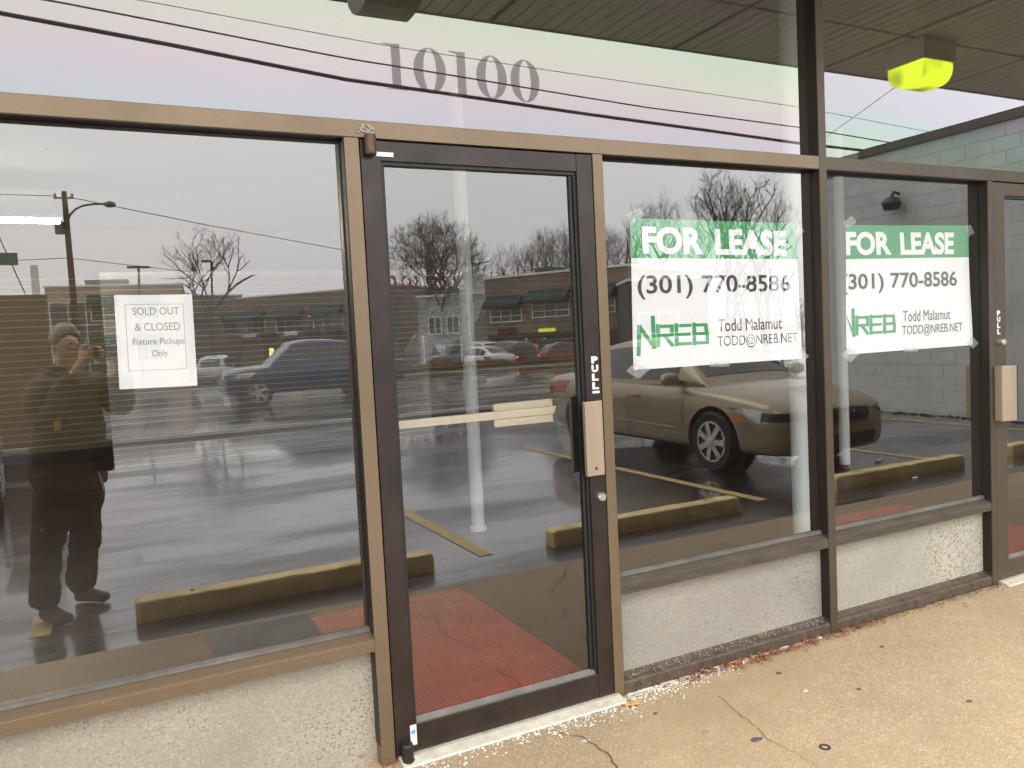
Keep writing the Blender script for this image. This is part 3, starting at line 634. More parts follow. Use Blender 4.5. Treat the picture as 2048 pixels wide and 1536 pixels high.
b = MB(); b.box(-10, 11.34, -1.62, .0, .014, .03); b.build('soffit_backing', mat('soffit_shadow_gap', (.06, .06, .05), .8), can)
b = MB(); b.box(-10, 11.34, -1.60, -1.562, .0, .0128); b.build('edge_trim', mat('brown_trim', (.10, .075, .055), .5), can)
b = MB(); b.box(-10, 11.34, -1.70, -1.617, .045, .42); b.build('fascia', mat('white_fascia', (.45, .44, .40), .6), can)
b = MB(); b.box(-10, 11.34, -1.62, .0, .4, .43); b.build('roof_deck', mat('roof_felt', (.08, .08, .08), .9), can)
LENS_ON = emis('lit_yellow_lens', (.62, .80, .02), 1.0)
_t = LENS_ON.node_tree; _n = N(_t, 'ShaderNodeTexNoise'); _n.inputs['Scale'].default_value = 4.5; _n.inputs['Detail'].default_value = 1
_c = N(_t, 'ShaderNodeTexCoord'); _m = N(_t, 'ShaderNodeMapRange'); _m.inputs[1].default_value = .36; _m.inputs[2].default_value = .60; _m.inputs[3].default_value = .28; _m.inputs[4].default_value = 1.9
_t.links.new(_c.outputs['Object'], _n.inputs['Vector']); _t.links.new(_n.outputs['Fac'], _m.inputs[0]); _t.links.new(_m.outputs[0], _t.nodes['Principled BSDF'].inputs['Emission Strength'])
def canopy_light(x0, yv0, lab, lit):
    w, dpt, h = .325, .30, .145
    r_ = empty('canopy_light', (x0+w/2, -(yv0+dpt/2), SOFZ), lab, 'light fixture', 'canopy light fixtures')
    b = MB(); b.box(-w/2, w/2, -dpt/2, dpt/2, -h, -.001); b.build('housing', mat('beige_housing', (.86, .80, .58), .5, vary=(4, .1)), r_, bevel=.004)
    b = MB(); P = []
    for yy, zz in ((-.135, 0), (-.138, -.03), (-.132, -.075), (-.112, -.112), (-.075, -.134), (0, -.142), (.075, -.134), (.112, -.112), (.132, -.075), (.138, -.03), (.135, 0)):
        k = 1-.16*(-zz/.142)**2; P.append([Vector((-(w/2-.012)*k, yy, -h-.001+zz)), Vector(((w/2-.012)*k, yy, -h-.001+zz))])
    b.grid(P); b.poly([p[0] for p in P]); b.poly([p[1] for p in P][::-1])
    b.build('lens', LENS_ON if lit else mat('unlit_dusty_lens', (.20, .21, .15), .35), r_)
canopy_light(4.93, .815, 'box light under the canopy with a glowing yellow green lens', True)
canopy_light(1.13, .84, 'unlit box light under the canopy, cut off by the top edge', False)

# ================================================================== INTERIOR (seen dimly through the glass)
ROOM_Y = 10.6; RX0, RX1 = -5.2, 11.2
BEIGE = mat('beige_interior_wall', (.30, .23, .14), .8, vary=(1, .08))
room = empty('shop_interior', (0, .2, 0), 'empty shop interior with beige walls behind the glass', 'room')
b = MB(); b.box(RX0, RX1, ROOM_Y, ROOM_Y+.1, 0, 3.3); o = b.build('back_wall', BEIGE, room); o.location = (0, -.2, 0)
for x_ in (RX0-.1, RX1): b = MB(); b.box(x_, x_+.1, .2, ROOM_Y, 0, 3.3); o = b.build('side_wall', BEIGE, room); o.location = (0, -.2, 0)
b = MB(); b.box(RX0, RX1, .2, ROOM_Y, 3.3, 3.4); o = b.build('ceiling', mat('ceiling_tile', (.38, .37, .32), .9), room); o.location = (0, -.2, 0)
b = MB(); b.box(RX0, RX1, ROOM_Y-.02, ROOM_Y-.002, .0, .12); o = b.build('baseboard', BLACK, room); o.location = (0, -.2, 0)
b = MB(); b.box(RX0-.1, RX1+.1, .162, ROOM_Y+.1, -.1, -.002)
props(b.build('shop_floor', mat('dark_red_floor', (.034, .010, .008), .42, vary=(1.1, .5), stretch=(.5, 2.2, 1))), kind='structure')
b = MB(); sw = b
zz = .0
while zz < 2.44: b.box(-.03, 4.22, 8.5, 8.52, zz, min(2.44, zz+.068)); zz += .0762
b.box(-.03, 4.22, 8.52, 8.54, 0, 2.44)
o = props(b.build('slatwall_panel', mat('white_slatwall', (.42, .41, .39), .5)), 'pale slatwall display panel standing in the back of the empty shop', 'wall panel')
b = MB()
zz = .0; 
while zz < 2.44: b.box(-.03, 4.22, 8.488, 8.4995, zz+.053, min(2.44, zz+.067)); zz += .0762
b.build('slat_edge', mat('bright_slat_edge', (.95, .94, .92), .3), o)
def post(x, y, lab, red=False, r_=.05):
    o = empty('interior_post', (x, y, 0), lab, 'post', 'white round posts in the shop')
    b = MB(); b.lathe([(r_, .0), (r_, 3.29)], (0, 0, 0), n=24); b.build('shaft', mat('white_post_paint', (.72, .78, .78), .5), o, smooth=False)
    b = MB(); b.lathe([(r_+.012, 0), (r_+.012, .03), (r_+.002, .035)], (0, 0, 0), n=24); b.build('base_collar', mat('red_floor_paint', (.2, .02, .03), .5) if red else mat('white_post_paint'), o)
post(2.414, 2.887, 'white round post inside the shop seen through the door'); p3 = mirz(1606, 1135, 0); post(p3.x, -p3.y, 'white round post behind the right side of the first lease sign'); post(6.406, 2.917, 'white round post with a red base behind the second lease sign', True)
RMAT = mat('red_ribbed_rubber', (.46, .050, .048), .6, vary=(5, .12))
def ribbed_mat(x0, x1, y0, y1, lab):
    b = MB(); b.box(x0, x1, y0, y1, .0, .006)
    x = x0+.01
    while x < x1-.012: b.box(x, x+.008, y0+.01, y1-.01, .0062, .011); x += .021
    props(b.build('ribbed_mat', RMAT), lab, 'floor mat', 'red ribbed entrance mats')
ribbed_mat(.87, 1.735, .17, 1.66, 'red ribbed entrance mat inside the dark door'); ribbed_mat(4.45, 5.40, .17, 1.55, 'red ribbed entrance mat inside the right-hand door')
fl = empty('tube_light', (-.9, 7.0, 2.9), 'lit fluorescent tube fixture hanging inside the shop', 'light fixture')
b = MB(); b.tube([(-.8, 0, -.02), (.55, 0, -.02)], .022, 10); b.build('tube', emis('lit_tube', (1, .93, .72), 20), fl)
b = MB(); b.box(-.82, .57, -.06, .06, .01, .06); b.build('fixture_body', WHITE, fl)
b = MB(); z_ = .2
while z_ < 2.6: b.box(RX0, 8.0, ROOM_Y-.012, ROOM_Y-.001, z_, z_+.017); z_ += .0952
o = b.build('wall_batten', mat('pale_beige_batten', (.62, .54, .40), .5), room); o.location = (0, -.2, 0)
# small yellow socket plate on the back wall
c = onY(115, 852, ROOM_Y-.01); b = MB(); b.box(c.x-.045, c.x+.045, ROOM_Y-.012, ROOM_Y-.001, c.z-.07, c.z+.07); b.v = [(x, y-.014, z) for x, y, z in b.v]; o = b.build('socket_plate', mat('ivory_plastic', (.7, .55, .2), .4), room); o.location = (0, -.2, 0)
# crumpled clear plastic sheeting hanging inside the door
b = MB(); rr = random.Random(5); edge = [(800, 715), (845, 640), (880, 585), (900, 545), (935, 520), (965, 560), (960, 640), (900, 700), (830, 735)]
YS = 1.0; E_ = [onY(u, v, YS) for u, v in edge]; cen = sum(E_, Vector())/len(E_)
g = []
for k in range(28):
    t_ = k/28*len(E_); i = int(t_); p = E_[i].lerp(E_[(i+1) % len(E_)], t_-i); row = []
    for j in range(9):
        q = cen.lerp(p, j/8); row.append(q+Vector((rr.gauss(0, .006), .04*sin(q.x*31+q.z*17)+rr.gauss(0, .008), rr.gauss(0, .006))))
    g.append(row)
g.append(g[0]); b.grid(g)
def film():
    m = bpy.data.materials.new('milky_plastic_film'); m.use_nodes = True; t = m.node_tree; t.nodes.clear()
    tr = N(t, 'ShaderNodeBsdfTransparent'); df = N(t, 'ShaderNodeBsdfDiffuse'); df.inputs[0].default_value = (.55, .58, .58, 1); n = N(t, 'ShaderNodeTexNoise'); n.inputs['Scale'].default_value = 4; n.inputs['Detail'].default_value = 5
    tcx = N(t, 'ShaderNodeTexCoord'); mp = N(t, 'ShaderNodeMapping'); mp.inputs['Rotation'].default_value = (0, radians(55), 0); mp.inputs['Scale'].default_value = (1, 1, 4); t.links.new(tcx.outputs['Object'], mp.inputs[0]); t.links.new(mp.outputs[0], n.inputs['Vector'])
    mr = N(t, 'ShaderNodeMapRange'); mr.inputs[1].default_value = .3; mr.inputs[2].default_value = .7; mr.inputs[3].default_value = .05; mr.inputs[4].default_value = .42; t.links.new(n.outputs['Fac'], mr.inputs[0])
    mx = N(t, 'ShaderNodeMixShader'); o = N(t, 'ShaderNodeOutputMaterial'); t.links.new(mr.outputs[0], mx.inputs[0])
    t.links.new(tr.outputs[0], mx.inputs[1]); t.links.new(df.outputs[0], mx.inputs[2]); t.links.new(mx.outputs[0], o.inputs[0]); return m
props(b.build('plastic_sheeting', film(), smooth=True), 'crumpled milky plastic sheeting draped behind the door glass', 'plastic sheet')
# extra tube added out of view at left to brighten the slatwall
for k, (x, y) in enumerate(((-2.75, 7.0),)):
    f2 = copy_tree(fl); f2.location = (x, y, 2.9); f2['label'] = 'added tube fixture out of view at left, brightening the slatwall'; fl['group'] = f2['group'] = 'tube lights in a row'

# ================================================================== ACROSS THE LOT (all seen in the glass)
# ---- neighbour's painted block wall
def block_mat(name, c1, c2, mortar, sc=1.0, bw=.4, bh=.2, axis='YZ'):
    m = bpy.data.materials.new(name); m.use_nodes = True; t = m.node_tree; b = t.nodes['Principled BSDF']; l = t.links.new
    tc = N(t, 'ShaderNodeTexCoord'); se = N(t, 'ShaderNodeSeparateXYZ'); co = N(t, 'ShaderNodeCombineXYZ'); l(tc.outputs['Object'], se.inputs[0])
    l(se.outputs['XYZ'.index(axis[0])], co.inputs[0]); l(se.outputs['XYZ'.index(axis[1])], co.inputs[1])
    br = N(t, 'ShaderNodeTexBrick'); br.inputs['Color1'].default_value = (*c1, 1); br.inputs['Color2'].default_value = (*c2, 1); br.inputs['Mortar'].default_value = (*mortar, 1)
    br.inputs['Scale'].default_value = 1; br.inputs['Brick Width'].default_value = bw; br.inputs['Row Height'].default_value = bh; br.inputs['Mortar Size'].default_value = .006 if bh > .1 else .008; br.inputs['Mortar Smooth'].default_value = .3
    l(co.outputs[0], br.inputs['Vector'])
    n = N(t, 'ShaderNodeTexNoise'); n.inputs['Scale'].default_value = .9; n.inputs['Detail'].default_value = 7; l(tc.outputs['Object'], n.inputs['Vector'])
    mr = N(t, 'ShaderNodeMapRange'); mr.inputs[1].default_value = .3; mr.inputs[2].default_value = .7; mr.inputs[3].default_value = .85; mr.inputs[4].default_value = 1.12; l(n.outputs['Fac'], mr.inputs[0])
    mx = N(t, 'ShaderNodeMix', data_type='RGBA', blend_type='MULTIPLY'); mx.inputs[0].default_value = 1; l(br.outputs['Color'], mx.inputs[6]); l(mr.outputs[0], mx.inputs[7]); l(mx.outputs[2], b.inputs['Base Color'])
    bp = N(t, 'ShaderNodeBump'); bp.inputs['Strength'].default_value = .8; bp.inputs['Distance'].default_value = .012; bp.invert = True; l(br.outputs['Fac'], bp.inputs['Height']); l(bp.outputs[0], b.inputs['Normal'])
    b.inputs['Roughness'].default_value = .75; return m
BW = empty('block_wall_building', (11.352, -4, LOT), 'grey blue painted block wall of the neighbouring building closing off the lot', 'building')
b = MB(); b.box(0, 8, -4.2, 3.9, 0, 4.25); b.box(0.0, 8, -2.535, -4.21, 4.2501, 4.26) if False else None
BLK = block_mat('painted_grey_blocks', (.52, .535, .53), (.55, .56, .555), (.38, .39, .39))
b = MB(); b.box(0, 8, -2.55, 3.9, .0, 4.20); b.box(.0, 8, -3.60, -2.552, .0, 4.02)
b.build('wall', BLK, BW)
b = MB(); b.box(-.05, 8, -2.60, 3.9, 4.202, 4.33); b.box(-.03, .4, -3.62, -2.602, 4.022, 4.09); b.build('coping', mat('brown_metal_coping', (.055, .042, .035), .5), BW)
b = MB(); b.box(-.06, .5, -3.15, -2.61, 4.10, 4.30); b.build('roof_box', mat('grey_sheet_metal', (.22, .25, .26), .5), BW)
b = MB(); p = mir(1810, 395, 5.9); z = 3.42
b.lathe([(.0, 0), (.11, .0), (.15, .10), (.10, .18), (.05, .2), (0, .2)], (-.18, -1.9, z-.18), n=16); b.tube([(0, -1.9, z+.08), (-.12, -1.9, z+.1), (-.18, -1.9, z+.02)], .025, 8)
b.build('wall_lamp', mat('dark_lamp_metal', (.04, .045, .05), .4, .4), BW)
b = MB(); rr = random.Random(11)
for k in range(240):
    y = rr.uniform(-8.5, -1.5); x = 11.34-abs(rr.gauss(0, .08)); s = rr.uniform(.01, .035); b.obox((x, y, LOT), (s, rr.uniform(-.01, .01), 0), (0, s, 0), (0, 0, s*rr.uniform(.4, 1)))
props(b.build('wall_foot_debris', mat('wet_debris', (.06, .045, .03), .8)), 'wet leaf debris gathered along the foot of the block wall', 'debris', kind='stuff')
b = MB()
for (u, v, w) in ((1768, 928, .16), (1845, 963, .07)):
    p = mirz(u, v, LOT); b.obox(p, (w, -w*.4, .0), (.02, .03, 0), (0, 0, .02)); 
    o = b.build('litter', WHITE); props(o, 'white scrap of litter lying on the wet asphalt ' + ('behind the wheel stop near the post' if w > .1 else 'between the wheel stop and the sidewalk'), 'litter'); b = MB()

# ---- cars
GLS = mat('dark_car_glass', (.02, .024, .026), .06, spec=.8)
TYRE = mat('tyre_rubber', (.018, .018, .018), .75); RIM = mat('wheel_metal', (.55, .52, .47), .35, .6); DARKP = mat('black_plastic', (.014, .014, .015), .45)
def interp(xs, ys, x):
    if x <= xs[0]: return ys[0]
    for i in range(len(xs)-1):
        if x <= xs[i+1]:
            t_ = (x-xs[i])/(xs[i+1]-xs[i]); t_ = t_*t_*(3-2*t_)*.35+t_*.65; return ys[i]+(ys[i+1]-ys[i])*t_
    return ys[-1]
SEDAN = dict(L=2.40, W=.91, wb=(1.44, -1.30), wr=.325,
    bx=[-2.40, -2.37, -2.25, -1.95, -1.5, -1.0, -.3, .4, 1.0, 1.4, 1.8, 2.1, 2.28, 2.37, 2.40],
    hw=[.62, .74, .82, .88, .905, .91, .91, .91, .91, .90, .875, .82, .73, .62, .50],
    zb=[.42, .32, .27, .24, .2, .2, .2, .2, .2, .2, .2, .2, .21, .25, .33],
    zs=[.80, .90, .93, .945, .935, .925, .91, .895, .875, .85, .80, .74, .69, .63, .58],
    zc=[.82, .96, 1.0, 1.015, 1.0, .98, .96, .96, .965, .93, .88, .81, .74, .66, .60],
    gx=[-1.98, -1.75, -1.4, -1.05, -.6, -.15, .15, .5, .85, 1.2],
    zr=[.99, 1.10, 1.27, 1.385, 1.44, 1.455, 1.445, 1.35, 1.165, .90],
    wbse=[.60, .70, .76, .79, .80, .80, .80, .79, .77, .70], wrf=[.56, .58, .57, .575, .59, .60, .60, .61, .64, .67], zbase=.90,
    ws=(.22, 1.08), rw=(-1.88, -1.12), sides=[(-1.45, -1.05), (-.98, -.12), (-.04, .72)])
SUV = dict(SEDAN, zr=[1.02, 1.35, 1.55, 1.62, 1.66, 1.68, 1.66, 1.52, 1.25, .99], zs=[.95, 1.0, 1.02, 1.02, 1.0, 1.0, .98, .97, .95, .93, .9, .86, .8, .72, .62], zc=[.98, 1.03, 1.05, 1.05, 1.04, 1.04, 1.03, 1.03, 1.03, 1.0, .97, .93, .86, .76, .66], gx=[-2.3, -2.15, -1.9, -1.3, -.6, -.15, .15, .5, .85, 1.2], rw=(-2.27, -1.96), zbase=.97, sides=[(-1.85, -1.1), (-1.0, -.12), (-.04, .72)])
PICK = dict(L=2.52, W=.95, wb=(1.65, -1.42), wr=.37,
    bx=[-2.52, -2.50, -2.35, -1.8, -1.2, -.5, .2, .9, 1.4, 1.85, 2.2, 2.4, 2.49, 2.52],
    hw=[.90, .93, .94, .95, .95, .95, .95, .95, .95, .95, .93, .88, .80, .70],
    zb=[.55, .48, .42, .36, .33, .33, .33, .33, .33, .33, .33, .34, .38, .45],
    zs=[1.02, 1.05, 1.06, 1.06, 1.06, 1.06, 1.05, 1.04, 1.03, 1.0, .97, .93, .86, .78],
    zc=[1.03, 1.06, 1.07, 1.07, 1.07, 1.08, 1.08, 1.09, 1.10, 1.08, 1.05, 1.0, .92, .82],
    gx=[-1.05, -1.0, -.9, -.5, -.1, .3, .6, .85, 1.1, 1.3],
    zr=[1.08, 1.35, 1.66, 1.72, 1.74, 1.74, 1.70, 1.5, 1.28, 1.06],
    wbse=[.80, .84, .86, .87, .88, .88, .88, .87, .85, .80], wrf=[.76, .72, .68, .68, .69, .69, .69, .72, .76, .80], zbase=1.03,
    ws=(.63, 1.24), rw=(-1.045, -.93), sides=[(-.82, -.1), (-.02, .85)])
def body_ring(S, x):
    g = lambda k: interp(S['bx'], S[k], x)
    w, zb, zs, zc = g('hw'), g('zb'), g('zs'), g('zc'); m = (zb+zs)/2
    half = [(0, zb), (w*.8, zb), (w-.035, zb+.03), (w-.005, zb+.14), (w, m), (w-.004, m+(zs-m)*.45), (w-.03, zs-.05), (w-.085, zs), (w*.70, (zs*.45+zc*.55)), (w*.35, zc-.008), (0, zc)]
    return half
def gh_ring(S, x, u):
    """greenhouse surface: u = -1..1, |u|=1 belt, |u|=.5 roof edge"""
    g = lambda k: interp(S['gx'], S[k], x); wb_, wr_, zr = g('wbse'), g('wrf'), g('zr'); a = abs(u); sg = 1 if u >= 0 else -1; zb_ = min(S['zbase'], zr-.02)
    e = zr-.055*min(1, (zr-zb_)/.3)
    if a >= .5:
        t_ = (1-a)/.5; return Vector((x, sg*(wb_+(wr_-wb_)*t_+.028*sin(pi*t_)), zb_+(e-zb_)*t_))
    t_ = a/.5; return Vector((x, sg*wr_*t_*(1 if t_ < .8 else 1-.0*(t_)), e+(zr-e)*(1-t_**3)))
def car(name, S, paint, loc, heading, lab, cat, group=None, detail=2, rimstyle=7, lights_on=False, sub=2):
    """heading: direction the nose points (radians from +X)"""
    root = empty(name, loc, lab, cat, group, rz=heading)
    x0, x1 = S['bx'][0], S['bx'][-1]; b = MB(); n = 46; P = []
    for i in range(n+1):
        t_ = i/n; x = x0+(x1-x0)*(t_+.06*sin(2*pi*t_)*-1)
        h = body_ring(S, x); P.append([Vector((x, y, z)) for y, z in h]+[Vector((x, -y, z)) for y, z in h[-2:0:-1]])
    rings = len(P[0]); vs = [q for r in P for q in r]; fs = [(i*rings+k, i*rings+(k+1) % rings, (i+1)*rings+(k+1) % rings, (i+1)*rings+k) for i in range(n) for k in range(rings)]
    fs += [tuple(range(rings))[::-1], tuple(range(n*rings, (n+1)*rings))]; b.add(vs, fs)
    bme = b.mesh('body')
    if detail >= 1:
        cu = MB()
        for wx in S['wb']:
            for s in (-1, 1): cu.lathe([(S['wr']+.055, -.28), (S['wr']+.055, .28)], (wx, s*(S['W']-.08), S['wr']), 'y', 36)
        co = bpy.data.objects.new('cut', cu.mesh('cut')); COL.objects.link(co)
        bme = applied(bme, [('SUBSURF', dict(levels=1, render_levels=1)), ('BOOLEAN', dict(operation='DIFFERENCE', object=co, solver='EXACT'))]); bpy.data.objects.remove(co)
    body = link('body', bme, paint, root, True)
    if detail >= 1: md = body.modifiers.new('w', 'EDGE_SPLIT'); md.split_angle = radians(35)
    bm = bmesh.new(); bm.from_mesh(bme); bvh = BVHTree.FromBMesh(bm); bm.free()
    # greenhouse shell in paint, windows proud of it
    g = MB(); G = []
    gx0, gx1 = S['gx'][0], S['gx'][-1]
    for i in range(31):
        x = gx0+(gx1-gx0)*i/30; G.append([gh_ring(S, x, -1+2*j/20) for j in range(21)])
    g.grid(G); g.poly([q for q in G[0]]); g.build('cabin', paint, root, smooth=True)
    def patch(nm, xa, xb, ua, ub, m=GLS, off=.006, nx=12, nu=8):
        q = MB(); A = []
        for i in range(nx+1):
            A.append([])
            for j in range(nu+1):
                x, u = xa+(xb-xa)*i/nx, ua+(ub-ua)*j/nu; p = gh_ring(S, x, u); px_ = gh_ring(S, x+.01, u)-p; pu = gh_ring(S, x, u+.01 if u < .99 else u-.01)-p
                nn = px_.cross(pu).normalized(); nn = nn if nn.dot(Vector((x*.02, p.y*.6, p.z-.8))) > 0 else -nn; A[-1].append(p+nn*off)
        q.grid(A); return q.build(nm, m, root, smooth=True)
    patch('windshield', S['ws'][0], S['ws'][1]-.02, -.46, .46); patch('rear_window', S['rw'][0], S['rw'][1], -.42, .42)
    for s in (-1, 1):
        for xa, xb in S['sides']: patch('side_window', xa, xb, s*.945, s*.56, nx=8, nu=5)
    # wheels
    for wx in S['wb']:
        for s in (-1, 1):
            r = S['wr']; w = empty('wheel', (wx, s*(S['W']-.10), r)); w.parent = root
            t_ = MB(); t_.lathe([(r*.62, -.09), (r*.93, -.10), (r, -.07), (r, .07), (r*.93, .10), (r*.64, .085)], (0, 0, 0), 'y', 32); t_.build('tyre', TYRE, w, smooth=False)
            k = MB(); R_ = r*.68; yo = s*.088
            k.lathe([(R_*.90, min(yo, yo+s*.004)), (R_*1.0, yo-s*.004), (R_*1.0, yo+s*.006), (R_*.90, yo+s*.006), (R_*.90, min(yo, yo+s*.004))], (0, 0, 0), 'y', 32, cap=False)
            if detail >= 1:
                for a in range(rimstyle):
                    A = 2*pi*a/rimstyle; ca, sa = cos(A), sin(A); pa, pb = R_*.14, R_*.95; w1, w2 = R_*.13, R_*.15
                    def PT(rad, off): return Vector((ca*rad-sa*off, yo+s*.004, sa*rad+ca*off))
                    k.prism([PT(pa, -w1), PT(pb, -w2), PT(pb, w2), PT(pa, w1)], (0, s*.012, 0))
                k.lathe([(R_*.22, yo+s*.002), (R_*.24, yo+s*.02), (R_*.10, yo+s*.026)], (0, 0, 0), 'y', 20)
            k.build('rim', RIM, w)
            dk = MB(); dk.lathe([(R_*.9, yo-s*.01), (R_*.9, yo-s*.004)], (0, 0, 0), 'y', 24); dk.build('rim_back', DARKP, w)
            if detail >= 1:
                hb = MB(); hb.lathe([(r+.05, -.15*s), (r+.05, -.02*s)], (0, -s*.05, 0), 'y', 28); hb.build('wheel_well', DARKP, w)
    # details laid on the body skin
    def lay(nm, pts, dirv, m, off=.004, sub_=6, smooth=True):
        """pts: 4 corners; projected along dirv on to the body"""
        dirv = Vector(dirv).normalized(); q = MB(); A = []
        for i in range(sub_+1):
            A.append([])
            for j in range(sub_+1):
                p = bilin([Vector(c) for c in pts], i/sub_, j/sub_); h = bvh.ray_cast(p-dirv*1.0, dirv, 4)
                if h[0] is None: h = bvh.find_nearest(p)
                nn = h[1]; nn = nn if nn.dot(dirv) < 0 else -nn; A[-1].append(h[0]+nn*off)
        q.grid(A); return q.build(nm, m, root, smooth=smooth)
    F = S['bx'][-1]; B_ = S['bx'][0]; W_ = S['W']; zs_f = interp(S['bx'], S['zs'], F-.35)
    LH = mat('headlight_lens', (.42, .42, .40), .12, .3, spec=.9); RED = mat('red_tail_lens', (.30, .012, .012), .2) if not lights_on else emis('lit_tail', (1, .08, .05), 5)
    for s in (-1, 1):
        o = lay('headlight', [(F-.50, s*1.45, zs_f-.035), (F+.32, s*.86, zs_f-.085), (F+.30, s*.88, zs_f-.195), (F-.30, s*1.45, zs_f-.185)], (-.58, -s*.82, 0), LH)
        if detail >= 1: 
            q = lay('lamp_reflector', [(F-.06, s*1.16, zs_f-.09), (F+.24, s*.93, zs_f-.10), (F+.22, s*.94, zs_f-.175), (F-.06, s*1.18, zs_f-.175)], (-.58, -s*.82, 0), mat('lamp_bowl', (.04, .04, .04), .15, .5), .007)
            q = lay('indicator_lens', [(F-.36, s*1.40, zs_f-.105), (F-.22, s*1.28, zs_f-.105), (F-.16, s*1.26, zs_f-.185), (F-.24, s*1.36, zs_f-.185)], (-.58, -s*.82, 0), mat('amber_lens', (.50, .16, .04), .25), .008)
        lay('tail_light', [(B_+.42, s*1.4, .90), (B_+.05, s*.62, .88), (B_+.05, s*.60, .72), (B_+.32, s*1.4, .74)], (.6, -s*.8, 0), RED)
    lay('grille', [(F+.3, -.42, zs_f-.09), (F+.3, .42, zs_f-.09), (F+.3, .36, zs_f-.23), (F+.3, -.36, zs_f-.23)], (-1, 0, 0), DARKP, .006)
    lay('lower_intake', [(F+.3, -.5, .40), (F+.3, .5, .40), (F+.3, .45, .28), (F+.3, -.45, .28)], (-1, 0, 0), DARKP, .006)
    lay('number_plate', [(B_-.3, -.16, .68), (B_-.3, .16, .68), (B_-.3, .16, .58), (B_-.3, -.16, .58)], (1, 0, 0), mat('plate_white', (.5, .5, .5), .5), .008)
    if detail >= 2:
        SM = mat('panel_gap', (.018, .016, .012), .7)
        for s in (-1, 1):
            for x in (.98, -.08, -1.02): lay('panel_gap', [(x-.003, s*1.5, .88), (x+.003, s*1.5, .88), (x+.003+(.0 if x > -.9 else .10), s*1.5, .30), (x-.003+(.0 if x > -.9 else .10), s*1.5, .30)], (0, -s, 0), SM, .002, 10)
            lay('panel_gap', [(F-.62, s*1.5, zs_f-.245), (F-.05, s*1.5, zs_f-.25), (F-.05, s*1.5, zs_f-.255), (F-.62, s*1.5, zs_f-.25)], (0, -s, 0), SM, .003, 10)
            lay('side_moulding', [(.86, s*1.5, .445), (-1.0, s*1.5, .485), (-1.0, s*1.5, .47), (.86, s*1.5, .43)], (0, -s, 0), mat('bright_moulding', (.50, .46, .38), .3, .4), .012, 10)
            for hx in (.05, -.86):
                q = MB(); q.tube([(hx-.10, s*(W_-.0), .775), (hx-.07, s*(W_+.03), .778), (hx+.07, s*(W_+.03), .778), (hx+.10, s*(W_-.0), .775)], .014, 8); q.build('door_handle', paint, root)
            q = MB(); q.lathe([(0, -.115), (.055, -.10), (.075, -.04), (.078, .03), (.06, .09), (0, .11)], (.86, s*(W_+.06), .985), 'y', 16)
            q.v = [(p[0]*.9+.08, p[1], .985+(p[2]-.985)*.95) for p in q.v]; q.box(.80, .88, s*(W_-.13), s*(W_-.03), .93, .965) if False else None
            q.build('door_mirror', paint, root, smooth=True)
            q = MB(); q.tube([(.84, s*(W_-.14), .93), (.86, s*(W_-.02), .95)], .03, 8); q.build('mirror_stalk', DARKP, root)
        b_ = MB(); c0 = Vector((F+.012, 0, zs_f-.155)); b_.lathe([(.052, 0), (.052, .006), (.044, .006), (.044, 0), (.052, 0)], c0, 'x', 24, cap=False)
        b_.box(F+.012, F+.017, -.030, -.019, zs_f-.19, zs_f-.12); b_.box(F+.012, F+.017, .019, .030, zs_f-.19, zs_f-.12); b_.box(F+.0125, F+.0165, -.019, .019, zs_f-.16, zs_f-.15)
        b_.build('bonnet_emblem', SILVER, root)
    return root
def paint(name, c=None, metal=.5, rough=.3): return mat(name, c or (.5, .5, .5), rough, metal, coat=.5)
GOLD = paint('gold_paint', (.27, .215, .135), .35, .34)
# gold sedan, nose to the shop, driver's side toward the doors
car('gold_sedan', SEDAN, GOLD, (6.60, -5.38, LOT), pi/2, 'gold four door sedan parked nose in, reflected beneath the lease signs', 'car', detail=2, rimstyle=7)
car('silver_car', SEDAN, paint('silver_paint', (.30, .30, .30)), (-2.02, -6.1, LOT), pi/2, 'silver sedan parked behind the photographer, cut off by the left edge', 'car', detail=1)
BLUE = paint('navy_paint', (.006, .014, .065), .2, .25)
pk = car('blue_pickup', PICK, BLUE, (5.15, -20.3, LOT), pi, 'dark blue pickup truck passing on the street beyond the lot', 'pickup truck', detail=1, rimstyle=5)
# cars parked across the street, and one passing red car
def far_car(S, p, d, u, v, hd, col, lab, lit=False, nm='parked_car', grp='cars parked across the street'):
    q = mird(u, v, d); return car(nm, S, p, (q.x, q.y, -.47), hd, lab, 'car', grp, detail=0, lights_on=lit)
far_car(SUV, paint('grey_blue_paint', (.12, .14, .16)), 47, 892, 715, radians(-80), 0, 'grey blue wagon parked across the street, leftmost of the row seen in the door')
far_car(SEDAN, paint('white_paint', (.62, .62, .60), .0), 45, 962, 715, radians(-98), 0, 'white rounded sedan parked across the street, seen in the door glass')
far_car(SUV, paint('white_paint'), 54, 962, 700, radians(-85), 0, 'white box shaped wagon parked behind the white sedan across the street')
far_car(SUV, paint('black_paint', (.02, .02, .022)), 46, 1018, 712, radians(-90), 0, 'black car with lit red tail lights across the street', True)
far_car(SEDAN, paint('dark_red_paint', (.12, .02, .02)), 47.5, 1118, 720, radians(180), 0, 'dark red car driving past the brown grass verge', False, 'passing_car', None)
far_car(SUV, paint('pale_grey_paint', (.36, .37, .37)), 44, 432, 715, radians(-75), 0, 'pale grey car across the street, seen between the paper notice and the pickup')
far_car(SEDAN, paint('white_paint'), 48, 72, 715, radians(-100), 0, 'white car far across the street, left of the photographer')

